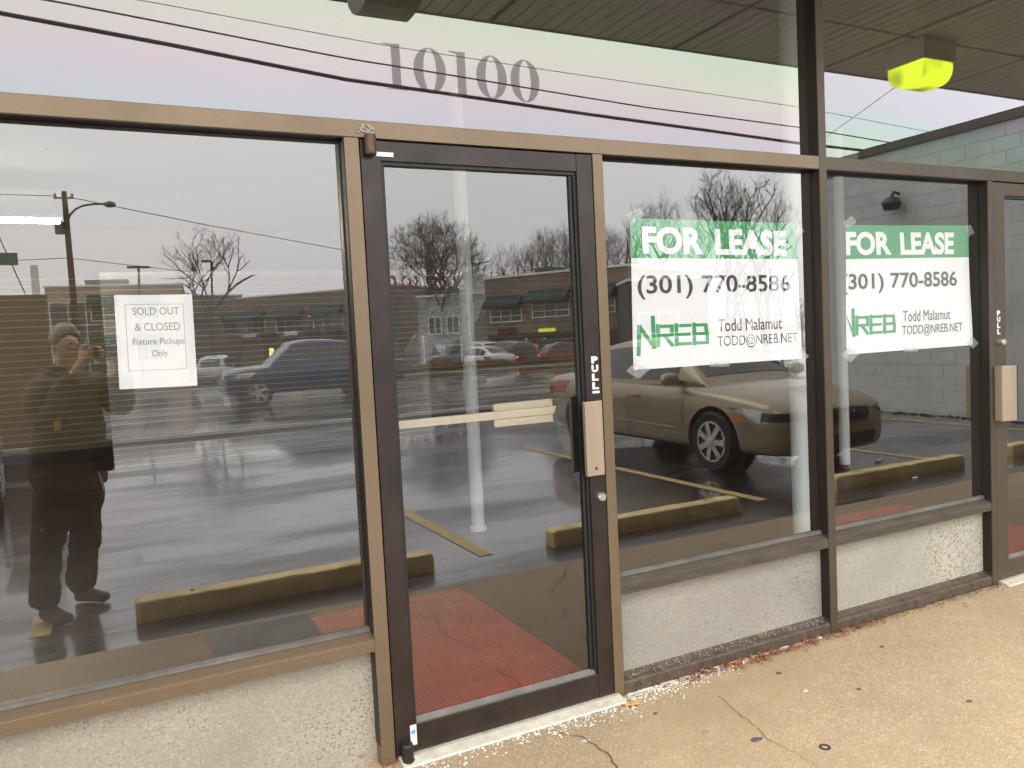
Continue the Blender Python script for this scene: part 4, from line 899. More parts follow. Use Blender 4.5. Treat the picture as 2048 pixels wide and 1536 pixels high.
# ---- verge with dry ornamental grass
b = MB(); P = []
for i in range(60):
    x = -60+i*3.2; P.append([Vector((x, -34.0, LOT-.05)), Vector((x, -34.4, LOT+.05)), Vector((x, -38, LOT-.12)), Vector((x, -42, -.5))])
b.grid(P); props(b.build('verge', EARTH), kind='structure')
GR = mat('dry_brown_grass', (.26, .17, .085), .9, vary=(.9, .4), col2=(.12, .08, .045))
b = MB(); rr = random.Random(21)
for k in range(1300):
    x = rr.uniform(9.5, 32); yv = rr.uniform(34.4, 37.5); base = Vector((x, -yv, LOT)); hgt = rr.uniform(.22, .5)*(.6+.5*abs(sin(x*1.3)))
    for j in range(7):
        a = rr.uniform(0, 2*pi); lean = rr.uniform(.05, .42); tip = base+Vector((cos(a)*lean, sin(a)*lean, hgt*rr.uniform(.7, 1))); w = Vector((-sin(a), cos(a), 0))*.025
        midp = base.lerp(tip, .6)+Vector((0, 0, hgt*.15)); b.add([base-w, base+w, midp+w*.8, tip, midp-w*.8], [(0, 1, 2, 4), (4, 2, 3)])
props(b.build('verge_grass', GR), 'dry brown ornamental grass along the far side of the street', 'grass', kind='stuff')

# ---- two storey commercial buildings
BRICK1 = block_mat('brown_brick', (.25, .185, .135), (.21, .155, .115), (.26, .22, .18), bw=.22, bh=.075, axis='XZ')
TANB = block_mat('tan_brick', (.50, .40, .30), (.46, .37, .275), (.5, .42, .34), bw=.22, bh=.075, axis='XZ')
TRIM = mat('pale_trim', (.80, .78, .72), .6); AWN = mat('dark_green_awning', (.02, .045, .04), .8, vary=(2, .3)); AWR = mat('maroon_awning', (.10, .02, .02), .8); WGL = mat('dark_window_glass', (.03, .035, .035), .08, spec=.8)
WARM = emis('warm_shop_light', (1, .55, .18), 3.0)
def building(name, pa, pb, H, wall, wins, lab, depth=14, base=-1.0, shops=True, awn=AWN):
    """front wall from pa to pb (ground points); wins = list of (s0,s1,z0,z1,n panes,awning?) measured from pa and above eye datum z"""
    d = (pb-pa); d.z = 0; Lw = d.length; ang = math.atan2(d.y, d.x); root = empty(name, (pa.x, pa.y, base), lab, 'building', rz=ang)
    hz = H-base; b = MB(); b.box(0, Lw, -depth, 0, 0, hz); b.box(-.1, Lw+.1, -depth-.1, .12, hz+.002, hz+.22) if False else None
    b.build('wall', wall, root)
    b = MB(); b.box(-.08, Lw+.08, -depth-.08, .10, hz+.002, hz+.16); b.build('parapet_cap', TRIM, root)
    for s0, s1, z0, z1, n, aw in wins:
        z0 -= base; z1 -= base
        w = MB(); w.box(s0, s1, .005, .02, z0, z1); w.build('window', WGL, root)
        f = MB(); t_ = .09; f.box(s0-t_, s1+t_, .012, .09, z0-t_, z0); f.box(s0-t_, s1+t_, .012, .09, z1, z1+t_); f.box(s0-t_, s0, .012, .088, z0, z1); f.box(s1, s1+t_, .012, .088, z0, z1)
        for k in range(1, n): x = s0+(s1-s0)*k/n; f.box(x-.035, x+.035, .014, .075, z0, z1)
        if aw: f.box(s0, s1, .0145, .07, z0+(z1-z0)*.3, z0+(z1-z0)*.3+.05)
        f.build('window_frame', TRIM, root)
        if aw:
            q = MB(); q.prism([(s0-.25, .10, z1+.75), (s0-.25, 1.0, z1+.05), (s0-.25, 1.0, z1-.22), (s0-.25, .10, z1-.10)], (s1-s0+.5, 0, 0)); q.build('awning', awn, root)
    return root
def near_front(p, base): return Vector((p.x, p.y, base))
# tan block on the left
pa, pb = mird(100, 700, 70), mird(372, 690, 74)
bl = building('tan_office_building', pa, pb, 1.46+140*70/FPX, TANB, [(.3, 4.4, -.2, 6.2, 3, False), (.3, 4.4, 6.35, 6.55, 1, False)][:1]+[((u-100)/272*(pb-pa).length, (u2-100)/272*(pb-pa).length, z0, z1, 2, True) for u, u2 in ((186, 232), (270, 320)) for z0, z1 in ((4.6, 6.1), (.9, 2.5))], 'tan two storey office building with a tall gridded window, left across the street')
b = MB()
for z in (2.2, 3.7, 5.2): b.box(.3, 4.4, .03, .1, z, z+.06)
b.build('window_grid', TRIM, bl)
b = MB(); b.box(3, 6.5, -3, -1.2, 8.4, 9.3); b.build('roof_unit', mat('grey_sheet_metal'), bl)
# dark gap building, then the long brick row
pa, pb = mird(372, 692, 84), mird(490, 686, 88); building('low_dark_building', pa, pb, 1.46+108*86/FPX, BRICK1, [(1.0, 2.6, 3.2, 4.6, 2, True), (4.0, 5.4, 3.2, 4.6, 2, True)], 'dark brick building behind the bare tree with bound trunk')
pa, pb = mird(478, 686, 84), mird(800, 670, 76); Lw = (pb-pa).length
q = [((u-478)/322*Lw, (u2-478)/322*Lw, 3.0, 4.6, 3, True) for u, u2 in ((497, 536), (562, 618), (640, 695), (716, 760))]
br_ = building('brick_shop_row', pa, pb, 1.46+104*80/FPX, BRICK1, q, 'brown brick shop row with green awnings, reflected above the pickup')
def shops(root, Lw, base_z, items):
    """lit shop windows and sign boxes at street level: (s0,s1,z0,z1,material,name)"""
    for s0, s1, z0, z1, m, nm in items:
        b = MB(); b.box(s0, s1, .03, .12, z0, z1); b.build(nm, m, root)
shops(br_, Lw, 0, [(0, Lw-.3, 3.05, 3.45, mat('dark_green_fascia', (.02, .03, .028), .5), 'sign_band'), (3, Lw-1, .4, 2.7, WGL, 'shop_window'), (4.0, 4.6, 1.5, 2.4, emis('warm_shop_light', (1, .55, .18), 3.0), 'lit_display'), (6.0, 6.9, 1.3, 2.3, WARM, 'lit_display'), (7.4, 8.2, 1.5, 2.6, emis('pale_shop_light', (1, .85, .45), 3.2), 'lit_display'), (11.2, 12.0, 1.2, 1.6, emis('green_neon', (.3, 1, .2), 3.5), 'neon_sign'), (12.6, 13.2, 1.2, 1.6, emis('red_neon', (1, .12, .12), 3.0), 'neon_sign'), (9.2, 9.6, 5.4, 5.7, emis('violet_neon', (.75, .15, 1), 5.0), 'neon_sign'), (9.5, 9.8, 1.9, 3.0, TRIM, 'banner')])
for k in range(7): b = MB(); x_ = .1+k*2.75; b.box(x_, x_+.35, .0, .16, 0, 4.0); b.build('brick_pier', BRICK1, br_)
for k in range(6): b = MB(); x_ = .7+k*2.75; b.box(x_, x_+1.7, .05, .75, 3.55, 4.0) if k in (1, 3, 4) else b.box(x_, x_+1.7, .03, .2, 3.6, 3.95); b.build('shop_sign_panel', (AWR if k % 2 else AWN) if k in (1, 3, 4) else TRIM, br_)
b = MB(); b.box(1.0, 5.0, -1.5, -.3, 7.6, 8.5); b.build('chimney_block', BRICK1, br_) if False else None
# white annex and the nearer brick block seen in the door
pa, pb = mird(838, 680, 66), mird(978, 668, 64); an = building('grey_annex_building', pa, pb, 1.46+84*65/FPX, mat('grey_render', (.30, .30, .30), .8, vary=(1, .1)), [(1.0, 2.0, 1.9, 3.2, 2, False), (2.6, 3.6, 1.9, 3.2, 2, False)], 'grey annex with a white rooftop sign frame and red letters')
b = MB(); Lw = (pb-pa).length; zt = 1.46+84*65/FPX+1.0
b.box(Lw-2.0, Lw-.2, -.3, .0, zt, zt+1.6); b.build('pale_screen', mat('pale_screen', (.48, .49, .48), .6), an)
b = MB(); b.tube([(Lw-1.55, .3, 0), (Lw-1.55, .3, zt+.6)], .08, 8); b.build('white_downpipe', TRIM, an)
# red channel letters on a sign rail: strokes only, too blurred to read
RL = mat('red_letter_plastic', (.38, .03, .04), .5); rt = mird(775, 578, 66)
sg = empty('rooftop_sign', (rt.x, rt.y, rt.z), 'row of blurred red letters on the roofline behind the door', 'sign')
for k, u in enumerate((783, 812, 826, 862, 886, 903, 922, 940, 958)):
    p = mird(u, 565, 66)-rt; b = MB(); r0 = .42; n = 14; st = [0, .5, 1.1, 0, .3, .8, 0, 1.4, .2][k]
    arc = [(p.x+cos(a)*r0*.8, p.y, p.z+sin(a)*r0) for a in [st*pi+(2-st*.6)*pi*i/n for i in range(n+1)]]; b.tube(arc, .10, 6)
    b.build('letter', RL, sg)
pa, pb = mird(974, 668, 62), mird(1262, 652, 55); Lw = (pb-pa).length
q = [((u-974)/288*Lw, (u2-974)/288*Lw, z0, z1, 3, True) for u, u2, z0, z1 in ((986, 1052, 2.55, 3.75), (1078, 1150, 2.75, 3.95), (1172, 1236, 2.8, 4.0))]
bd = building('brick_corner_block', pa, pb, 1.46+120*58/FPX, BRICK1, q, 'brown brick two storey block with blue green awnings, reflected in the door')
def sgn(u): return (u-974)/288*Lw
shops(bd, Lw, 0, [(0.1, Lw-.1, 2.25, 2.55, mat('dark_green_fascia'), 'sign_band'), (.3, Lw-.3, .3, 2.1, WGL, 'shop_window'), (sgn(1000), sgn(1040), 2.6, 3.0, AWR, 'maroon_canopy'), (sgn(1008), sgn(1032), 1.5, 2.0, emis('red_lit_sign', (.8, .2, .22), .9), 'lit_sign'), (sgn(1088), sgn(1122), 2.62, 2.88, emis('yellow_green_sign', (.65, .75, .1), .8), 'lit_sign'),
 (sgn(1060), sgn(1064), .0, 2.2, TRIM, 'shop_column'), (sgn(1098), sgn(1102), .0, 2.2, TRIM, 'shop_column'), (sgn(1072), sgn(1086), .8, 1.8, emis('dim_orange_light', (.8, .3, .1), .5), 'lit_display'), (sgn(1112), sgn(1116), 1.4, 1.8, WARM, 'lit_display'), (sgn(1124), sgn(1150), 1.7, 1.85, WARM, 'lit_display'), (sgn(1045), sgn(1052), 1.4, 1.6, emis('pale_shop_light', (1, .85, .45), 3.2), 'lit_display')])
b = MB(); b.box(sgn(1040), sgn(1080), -5, -3, 6.3, 7.6); b.build('roof_unit', mat('dark_roof_unit', (.05, .06, .07), .6), bd)
pa, pb = mird(1262, 652, 50), mird(1420, 644, 50); building('dark_end_building', pa, pb, 1.46+96*50/FPX, mat('dark_render', (.09, .09, .085), .8, vary=(1, .2)), [(.6, 3.0, 1.2, 2.4, 2, False)], 'dark low building seen left of the first lease sign')

# ---- utility pole, street lamp, wires, light posts
WOOD = mat('weathered_pole_wood', (.055, .04, .033), .85, vary=(6, .3), stretch=(6, 6, 1)); DM = mat('dark_line_metal', (.06, .06, .065), .5, .5)
def solid(name, mb, m, lab, cat, group=None, smooth=False): return props(mb.build(name, m, smooth=smooth), lab, cat, group)
DP = 42
ft, tp = mird(160, 745, DP), mird(128, 383, DP); up = empty('utility_pole', (tp.x, tp.y, -.2), 'tall wooden utility pole with a curved lamp arm behind the photographer', 'utility pole')
H = tp.z+.2; b = MB(); b.tube([(ft.x-tp.x, 0, 0), (0, 0, H)], [.19, .13], 12); b.build('pole', WOOD, up)
def rel(u, v, dd=DP): q = mird(u, v, dd); return (q.x-tp.x, q.y-tp.y, q.z+.2)
b = MB(); arm = [(136, 442), (140, 430), (152, 418), (168, 411), (190, 408), (212, 408)]; b.tube([rel(*a) for a in arm], .055, 8); b.build('lamp_arm', DM, up)
b = MB(); c = rel(220, 409); b.lathe([(0, -.16), (.22, -.13), (.30, -.02), (.24, .10), (.08, .17), (0, .17)], c, 'z', 14); b.build('lamp_head', mat('grey_lamp_head', (.10, .11, .12), .5), up)
b = MB(); b.tube([rel(108, 396), rel(146, 396)], .05, 6); 
b.build('crossarm', WOOD, up)
for uu in (110, 127, 144):
    b = MB(); c = rel(uu, 392); b.lathe([(.03, -.1), (.09, -.03), (.06, .03), (.09, .08), (.03, .15)], c, n=10); b.build('insulator', mat('grey_porcelain', (.3, .3, .3), .3), up)
b = MB(); c = rel(119, 456); b.lathe([(.0, -.35), (.22, -.33), (.22, .3), (.0, .35)], c, n=14); b.build('transformer', mat('grey_lamp_head'), up)
def wire(pts, r, lab, grp=None, n=6, sag=0):
    P = []
    for a, c in zip(pts[:-1], pts[1:]):
        for i in range(10): t_ = i/10; q = a.lerp(c, t_); q.z -= sag*4*t_*(1-t_); P.append(q)
    P.append(pts[-1]); b = MB(); b.tube(P, r, n); return solid('overhead_wire', b, mat('black_cable', (.012, .012, .013), .6), lab, 'wire', grp)
YW = 11
def line(px): return [mir(u, v, YW) for u, v in px]
wire(line([(-500, -95), (0, 20), (350, 86), (700, 155), (1200, 228), (1600, 284), (1900, 318)]), .033, 'thickest black cable crossing the transom glass under the numbers')
wire(line([(-400, -96), (125, 0), (700, 112), (1300, 212), (1600, 252), (1800, 285), (2400, 370)]), .014, 'thin black wire just above the thick cable across the transom glass')
wire(line([(-100, -70), (310, 0), (800, 90), (1300, 166), (1600, 211), (1850, 258), (2400, 350)]), .006, 'faintest hairline wire, highest of the three across the transom glass')
wire([mird(146, 396, DP), mird(400, 448, 47), mird(690, 501, 55), mird(1150, 590, 80)], .022, 'wire running right from the top of the utility pole')
wire([mird(-500, 374, 45), mird(110, 392, DP)], .022, 'wire running left from the crossarm of the utility pole')
wire([mird(-400, 540, 45), mird(138, 517, DP), mird(380, 545, 60)], .02, 'low communication wire crossing the utility pole above the rooftops')
wire([mird(-60, 345, 38), mird(62, 612, 38)], .03, 'steep guy wire at the far left behind the green sign')
wire([mir(1655, 275, 9), mir(1840, 145, 4.5)], .005, 'hairline wire rising to the canopy edge in the right transom pane')
def lamp_post(u, vb, vt, d, lab, tee=True):
    a, c = mird(u, vb, d), mird(u-3, vt, d); r_ = empty('parking_lot_light', (a.x, a.y, -.6), lab, 'light pole', 'parking lot light poles'); b = MB(); b.tube([(0, 0, 0), (c.x-a.x, 0, c.z+.6)], .08, 8); b.build('pole', DM, r_)
    b = MB(); z = c.z+.6
    if tee: b.box(c.x-a.x-.75, c.x-a.x+.75, -.15, .15, z, z+.14)
    else: b.box(c.x-a.x-.7, c.x-a.x+.05, -.15, .15, z, z+.14)
    b.build('lamp_head', DM, r_)
lamp_post(280, 700, 538, 58, 'slim pole with a T shaped light head above the paper notice'); lamp_post(424, 690, 526, 62, 'slim pole with a single light head beside the bare tree', False)
for i, (u, lab) in enumerate(((848, 'white sign post standing left of the white post in the door reflection'), (923, 'short pale post in front of the annex, right of the white post'))):
    a, c = mird(u, 715, 44), mird(u-2, 672, 44); b = MB(); b.tube([(a.x, a.y, -.6), (a.x, a.y, c.z)], .06, 8); solid('sign_post', b, TRIM, lab, 'post')
# pylon at the left edge with a green sign
pa = mir(-150, 620, 14.5); pb_ = mir(93, 620, 14.5)
py = empty('pylon_sign', (pb_.x, pb_.y, LOT), 'brown brick pylon with a small green sign on top, at the left edge', 'sign pylon')
b = MB(); b.box(-2.4, 0, -.6, 0, 0, mir(60, 590, 14.5).z-LOT); b.build('brick_pier', block_mat('pier_brick', (.15, .10, .065), (.135, .09, .06), (.13, .10, .075), bw=.22, bh=.075, axis='XZ'), py)
b = MB(); z0, z1 = mir(30, 528, 14.5).z-LOT, mir(30, 504, 14.5).z-LOT; b.box(-1.5, -.40, -.2, -.1, z0, z1); b.build('green_board', mat('green_enamel', (.03, .12, .09), .5, vary=(3, .3)), py)
b = MB(); b.box(-1.35, -.72, -.0995, -.09, z0+.03, z1-.05); b.build('pale_board', mat('pale_board', (.35, .36, .28), .5, vary=(6, .4)), py)
b = MB(); b.box(-.22, -.10, -.4, -.2, 0, z0); b.box(-1.9, -1.8, -.4, -.2, 0, z0);  b.build('sign_leg', TRIM, py)

# ---- bare winter trees
BARK = mat('bare_bark', (.045, .036, .03), .9, vary=(3, .3)); BARKG = mat('grey_bark', (.075, .068, .063), .9, vary=(3, .3))
def tree(u, vbase, vtop, d, wpx, lab, seed, m=BARK, levels=6, base=-.9, rad=.16, multi=1, low=.30, up=.25, grp='bare trees across the street'):
    """wpx: crown width in photo pixels; low: where the crown begins"""
    r_ = random.Random(seed); a, c = mird(u, vbase, d), mird(u, vtop, d); H = c.z-base; RW = wpx/2*d/FPX; zc = H*(low+1)/2; RH = H*(1-low)/2
    root = empty('bare_tree', (a.x, a.y, base), lab, 'tree', grp); tr, cr_ = MB(), MB()
    def env(q): return (q.x/RW)**2+(q.y/RW)**2+((q.z-zc)/RH)**2
    def grow(p, dirn, L_, r, lev):
        n = 3; pts = [p]; dd = dirn.copy(); lim = r_.choice((.75, 1.0, 1.2, 1.5))
        for i in range(n):
            dd = (dd+Vector((r_.gauss(0, .12), r_.gauss(0, .12), r_.gauss(.04, .07)))).normalized(); q = pts[-1]+dd*L_/n
            if lev > 1 and env(q) > lim: break
            pts.append(q)
        if len(pts) < 2: return
        k_ = len(pts)-1
        (tr if lev <= 1 else cr_).tube(pts, [max(.008, r*(1-.42*i/n)) for i in range(k_+1)], 7 if lev < 2 else (4 if lev < 4 else 3), cap=False)
        if lev >= levels or len(pts) <= n and lev > 2: return
        k = r_.choice([2, 3, 3, 4]) if lev > 0 else 5
        for j in range(k):
            q = pts[-1] if j == 0 or lev == 0 and r_.random() < .5 else pts[r_.randint(max(1, k_-1), k_)]
            az = 2*pi*(j/k)+r_.uniform(-.9, .9); tilt = r_.uniform(.25, .85) if lev else r_.uniform(.25, .95)
            side = Vector((cos(az), sin(az), 0)); side = side-dd*side.dot(dd)
            if side.length < .05: continue
            nd = (dd*cos(tilt)+side.normalized()*sin(tilt)+Vector((0, 0, up*.5))).normalized()
            grow(q, nd, RH*.62*(.74**lev)*r_.uniform(.8, 1.3), r*(.55 if j else .70), lev+1)
    for k in range(multi):
        dn = Vector((r_.uniform(-.22, .22)*(multi > 1), r_.uniform(-.2, .2)*(multi > 1), 1)).normalized(); grow(Vector((k*.35*(multi > 1), 0, 0)), dn, H*low*1.15, rad, 0)
    tr.build('trunk', m, root); cr_.build('crown', m, root)
    return root
tree(428, 700, 452, 52, 165, 'spreading bare street tree right of the paper notice', 4, levels=6, rad=.15, low=.40, up=.05)
tree(866, 700, 428, 66, 235, 'large rounded bare tree at the left of the door glass', 9, BARKG, levels=7, rad=.24, multi=2, low=.22)
tree(1020, 680, 480, 82, 75, 'slim upright bare tree above the annex roof', 12, levels=6, rad=.16, low=.3, up=.5)
tree(960, 680, 520, 90, 90, 'low bare tree just right of the white post', 15, BARKG, levels=6, rad=.13)
tree(1112, 670, 448, 84, 130, 'grey bare tree above the right part of the brick block', 18, BARKG, levels=6, rad=.2, multi=2)
tree(1165, 670, 452, 92, 110, 'grey bare tree cut by the latch side of the door', 23, BARKG, levels=6, rad=.2)
tree(1222, 660, 455, 88, 120, 'hazy bare tree left of the first lease sign', 27, BARKG, levels=7, rad=.2)
tree(1315, 655, 380, 62, 110, 'dark bare tree above the left half of the first lease sign', 31, levels=6, rad=.18, multi=2, low=.35)
tree(1450, 645, 338, 50, 140, 'tall branching bare tree above the letters of the first lease sign', 35, levels=7, rad=.2, multi=2, low=.35)
tree(1530, 645, 342, 54, 120, 'tall bare tree nearest the mullion above the first lease sign', 41, levels=6, rad=.2, multi=2, low=.35)
for k, (u, vt, d, w_) in enumerate(((1000, 520, 96, 80), (1050, 500, 100, 90), (1085, 480, 92, 95), (1140, 462, 98, 110), (1185, 470, 90, 90), (1235, 480, 96, 110), (1262, 465, 84, 90), (1345, 400, 72, 100), (1390, 430, 90, 100), (1490, 370, 66, 100), (1565, 360, 64, 90))):
    tree(u, 665, vt-16, d, w_, 'one of the hazy grey bare trees in the row behind the roofs across the street', 60+k, BARKG, levels=6, rad=.16, multi=1+k % 2, low=.25, grp='hazy bare trees behind the roofs')
tree(640, 690, 600, 50, 90, 'small bare tree in front of the shop row above the pickup', 44, levels=5, rad=.05)
tree(785, 700, 560, 75, 90, 'bare tree hidden partly by the hinge side of the door', 47, BARKG, levels=6, rad=.12)
b = MB(); rr = random.Random(8)
for k in range(420):                        # far wood closing the horizon: one mass
    x = rr.uniform(-120, 330); yv = rr.uniform(118, 150); h = rr.uniform(5, 9); p = Vector((x, -yv, -1.5))
    b.tube([p, p+Vector((rr.gauss(0, .4), 0, h*.6)), p+Vector((rr.gauss(0, .8), 0, h))], [.22, .13, .03], 4, cap=False)
    for j in range(16):
        q = p+Vector((0, 0, h*rr.uniform(.25, .9))); b.tube([q, q+Vector((rr.gauss(0, 1.6), rr.gauss(0, 1.2), rr.uniform(.5, 2.4)))], [.08, .02], 3, cap=False)
props(b.build('distant_wood', BARKG), 'hazy line of far bare woods behind the buildings', 'trees', kind='stuff')

# ================================================================== THE PHOTOGRAPHER (stands behind the camera, seen in the left window)
def skin_mesh(chains, sub=2, disp=None, smooth=True):
    """chains: lists of (key, point, radius or (rx, ry)); a repeated key joins the chains"""
    keys = {}; vs = []; rad = []; es = []
    for ch in chains:
        prev = None
        for item in ch:
            k = item[0]
            if k not in keys: keys[k] = len(vs); vs.append(tuple(item[1])); rad.append(item[2])
            if prev is not None: es.append((prev, keys[k]))
            prev = keys[k]
    me = bpy.data.meshes.new('sk'); me.from_pydata(vs, es, []); me.update()
    o = bpy.data.objects.new('sk', me); COL.objects.link(o)
    md = o.modifiers.new('s', 'SKIN'); md.use_smooth_shade = True; md.branch_smoothing = .6
    lay = me.skin_vertices[0] if me.skin_vertices else None
    if lay is None:
        bm = bmesh.new(); bm.from_mesh(me); bm.verts.layers.skin.verify(); bm.to_mesh(me); bm.free(); lay = me.skin_vertices[0]
    for i, r in enumerate(rad): lay.data[i].radius = r if isinstance(r, tuple) else (r, r)
    lay.data[0].use_root = True
    ss = o.modifiers.new('u', 'SUBSURF'); ss.levels = ss.render_levels = sub
    if disp:
        tx = bpy.data.textures.new('folds', 'CLOUDS'); tx.noise_scale = disp[0]; d = o.modifiers.new('d', 'DISPLACE'); d.texture = tx; d.strength = disp[1]; d.texture_coords = 'LOCAL'
    r = bake(o); bpy.data.objects.remove(o)
    for p in r.polygons: p.use_smooth = smooth
    return r
SKIN = mat('skin', (.80, .54, .43), .5, vary=(14, .10)); JK = mat('dark_brown_jacket', (.090, .068, .048), .75, vary=(7, .25), bump=(16, .5)); TR = mat('black_trousers', (.030, .023, .020), .85, vary=(5, .25), bump=(14, .4))
HAIR = mat('grey_hair', (.46, .42, .36), .7, vary=(40, .3), stretch=(1, 1, .3)); SHOE = mat('brown_shoe_leather', (.055, .035, .025), .5, vary=(14, .3)); NAVY = mat('dark_navy_nylon', (.010, .014, .022), .5)
m_ = lambda u, v, y: mir(u, v, y)
ORG = Vector((-.27, -2.83, LOT))
man = empty('person', ORG, 'grey haired man in a dark jacket and glasses photographing with a raised phone, reflected at the left', 'person')
man['label'] = 'grey haired man in dark jacket and glasses holding up a phone, reflected at left'
q = lambda u, v, y: m_(u, v, y)-ORG
pel, wst, chs, nkb = q(135, 950, 2.84), q(135, 890, 2.83), q(132, 810, 2.82), q(128, 752, 2.82)
nk, hd0, hd1, hd2 = q(130, 735, 2.82), q(136, 712, 2.79), q(133, 690, 2.80), q(131, 668, 2.81)
shl, shr = q(72, 772, 2.74), q(192, 762, 2.92)
ell, elr = q(82, 862, 2.62), q(255, 822, 2.84)
wrl, wrr = q(148, 748, 2.655), q(240, 742, 2.70)
hl = q(170, 712, 2.652); hr = q(236, 712, 2.672)
# limbs: his left leg stands nearer the glass
kl, al_ = q(92, 1100, 2.74), mirz(86, 1228, LOT+.08)-ORG; kr, ar = q(170, 1075, 2.93), mirz(158, 1188, LOT+.08)-ORG
tl_, tr_ = mirz(122, 1250, LOT+.03)-ORG, mirz(218, 1206, LOT+.03)-ORG
hpl, hpr = q(108, 985, 2.80), q(162, 980, 2.90)
face = Vector((.60, .80, 0)).normalized(); rt_ = Vector((.80, -.60, 0))
def fingers(pref, palm, out, upv, side, curl):
    """five curled fingers: palm centre, direction they leave in, spread axis, thumb side, direction they curl to"""
    ch = []
    for i, (ln, off) in enumerate(((.070, .030), (.078, .010), (.073, -.010), (.058, -.028))):
        b0 = palm+upv*off+out*.035; p1 = b0+out*ln*.45+curl*ln*.08; p2 = p1+out*ln*.22+curl*ln*.36; p3 = p2-out*ln*.12+curl*ln*.34
        ch.append([(pref+'palm', palm, None), (pref+'f%d0' % i, b0, .0105), (pref+'f%d1' % i, p1, .0098), (pref+'f%d2' % i, p2, .0088), (pref+'f%d3' % i, p3, .0075)])
    t0 = palm+upv*.030-out*.018+side*.012; t1 = t0+upv*.024+out*.018+side*.012; t2 = t1+upv*.008+out*.030
    ch.append([(pref+'palm', palm, None), (pref+'t0', t0, .013), (pref+'t1', t1, .0115), (pref+'t2', t2, .009)])
    return ch
up_ = Vector((0, 0, 1)); Xv = Vector((1, 0, 0)); Yv_ = Vector((0, 1, 0))
chains = [
 [('pel', pel, .13), ('wst', wst, .14), ('chs', chs, .15), ('nkb', nkb, .08), ('nk', nk, .058), ('hd0', hd0, (.068, .072)), ('hd1', hd1, (.078, .090)), ('hd2', hd2, (.066, .078))],
 [('chs', chs, .15), ('shl', shl, .065), ('ell', ell, .045), ('wrl', wrl, .028), ('Lpalm', hl, .030)], [('chs', chs, .15), ('shr', shr, .065), ('elr', elr, .045), ('wrr', wrr, .028), ('Rpalm', hr, .030)],
 [('pel', pel, .13), ('hpl', hpl, .095), ('kl', kl, .060), ('al', al_, .034)], [('pel', pel, .13), ('hpr', hpr, .095), ('kr', kr, .060), ('ar', ar, .034)],
 [('hd0', hd0, .07), ('jaw', hd0+face*.045-up_*.022, .042)],
]
chains += fingers('L', hl, (Xv*.75+up_*.25+Yv_*.1).normalized(), (up_*.93-Xv*.3).normalized(), Yv_*-1, (Yv_*.55-up_*.2+Xv*.3).normalized())
chains += fingers('R', hr, (-Xv*.8+up_*.2).normalized(), up_, Yv_*-1, (-Xv*.4-up_*.6).normalized())
body = link('body', skin_mesh(chains, 2), SKIN, man)
hc = (hd1+hd0)/2
# features: nose, brows, ears, mouth, eyes
b = MB(); n0 = hc+face*.092+up_*.012; b.add([n0+up_*.018, n0-rt_*.014-up_*.018-face*.01, n0+rt_*.014-up_*.018-face*.01, n0+face*.022-up_*.016, n0-face*.03-up_*.0], [(0, 1, 3), (0, 3, 2), (1, 2, 3), (0, 4, 1), (0, 2, 4), (1, 4, 2)]); b.build('nose', SKIN, man, smooth=True)
for s in (-1, 1):
    b = MB(); c = hc+rt_*s*.078-face*.008+up_*.006; b.v = []; P = []
    for i in range(6):
        P.append([c+face*(.014*cos(2*pi*k/10))*(1-i/6*.3)+up_*(.030*sin(2*pi*k/10))*(1-i/6*.3)+rt_*s*(i*.003) for k in range(11)])
    b.grid(P); b.poly(P[-1][:-1]); b.build('ear', SKIN, man, smooth=True)
    b = MB(); b.lathe([(0, -.010), (.008, -.007), (.0115, 0), (.008, .007), (0, .010)], hc+rt_*s*.031+face*.073+up_*.030, n=12); b.build('eye', mat('eye_white', (.35, .32, .30), .3), man, smooth=True)
b = MB(); b.tube([hc+face*.078-rt_*.024-up_*.040, hc+face*.090-up_*.039, hc+face*.078+rt_*.024-up_*.040], .0045, 6); b.build('mouth', mat('lips', (.26, .10, .08), .5), man)
b = MB()          # glasses
for s in (-1, 1):
    c = hc+rt_*s*.033+face*.096+up_*.026; ring = [c+rt_*(.024*cos(a))+up_*(.017*sin(a))-face*(.01*abs(cos(a))*(1 if cos(a)*s > 0 else 0)) for a in [2*pi*k/16 for k in range(17)]]
    b.tube(ring, .0042, 5); b.tube([c+rt_*s*.025, hc+rt_*s*.083+face*.06+up_*.030, hc+rt_*s*.086-face*.01+up_*.022], .0044, 5)
b.tube([hc+rt_*.010+face*.098+up_*.028, hc-rt_*.010+face*.098+up_*.028], .0026, 5); b.build('glasses', mat('dark_glasses_frame', (.02, .015, .012), .3), man)
# hair: shell over the top, sides and back of the head
b = MB(); P = []; HC = hd1*.55+hd2*.45
for i in range(17):
    th = pi*.60*i/16; row = []
    for j in range(33):
        ph = 2*pi*j/32; fr = cos(ph)
        t2 = th*(1 if fr < .1 else 1-.60*(fr-.1)/.9); d = (face*(sin(t2)*cos(ph)*1.06)+rt_*(sin(t2)*sin(ph)*.90)+up_*cos(t2)); wv = .0035*sin(ph*9+th*6)+.003*sin(ph*17)
        row.append(HC-face*.006+up_*.004+Vector((d.x, d.y, d.z))*((.0985-.026*max(0, fr)*(i/16)**1.5)*(1-.10*(i/16)**2)+wv))
    P.append(row)
b.grid(P); b.build('hair', HAIR, man, smooth=True)
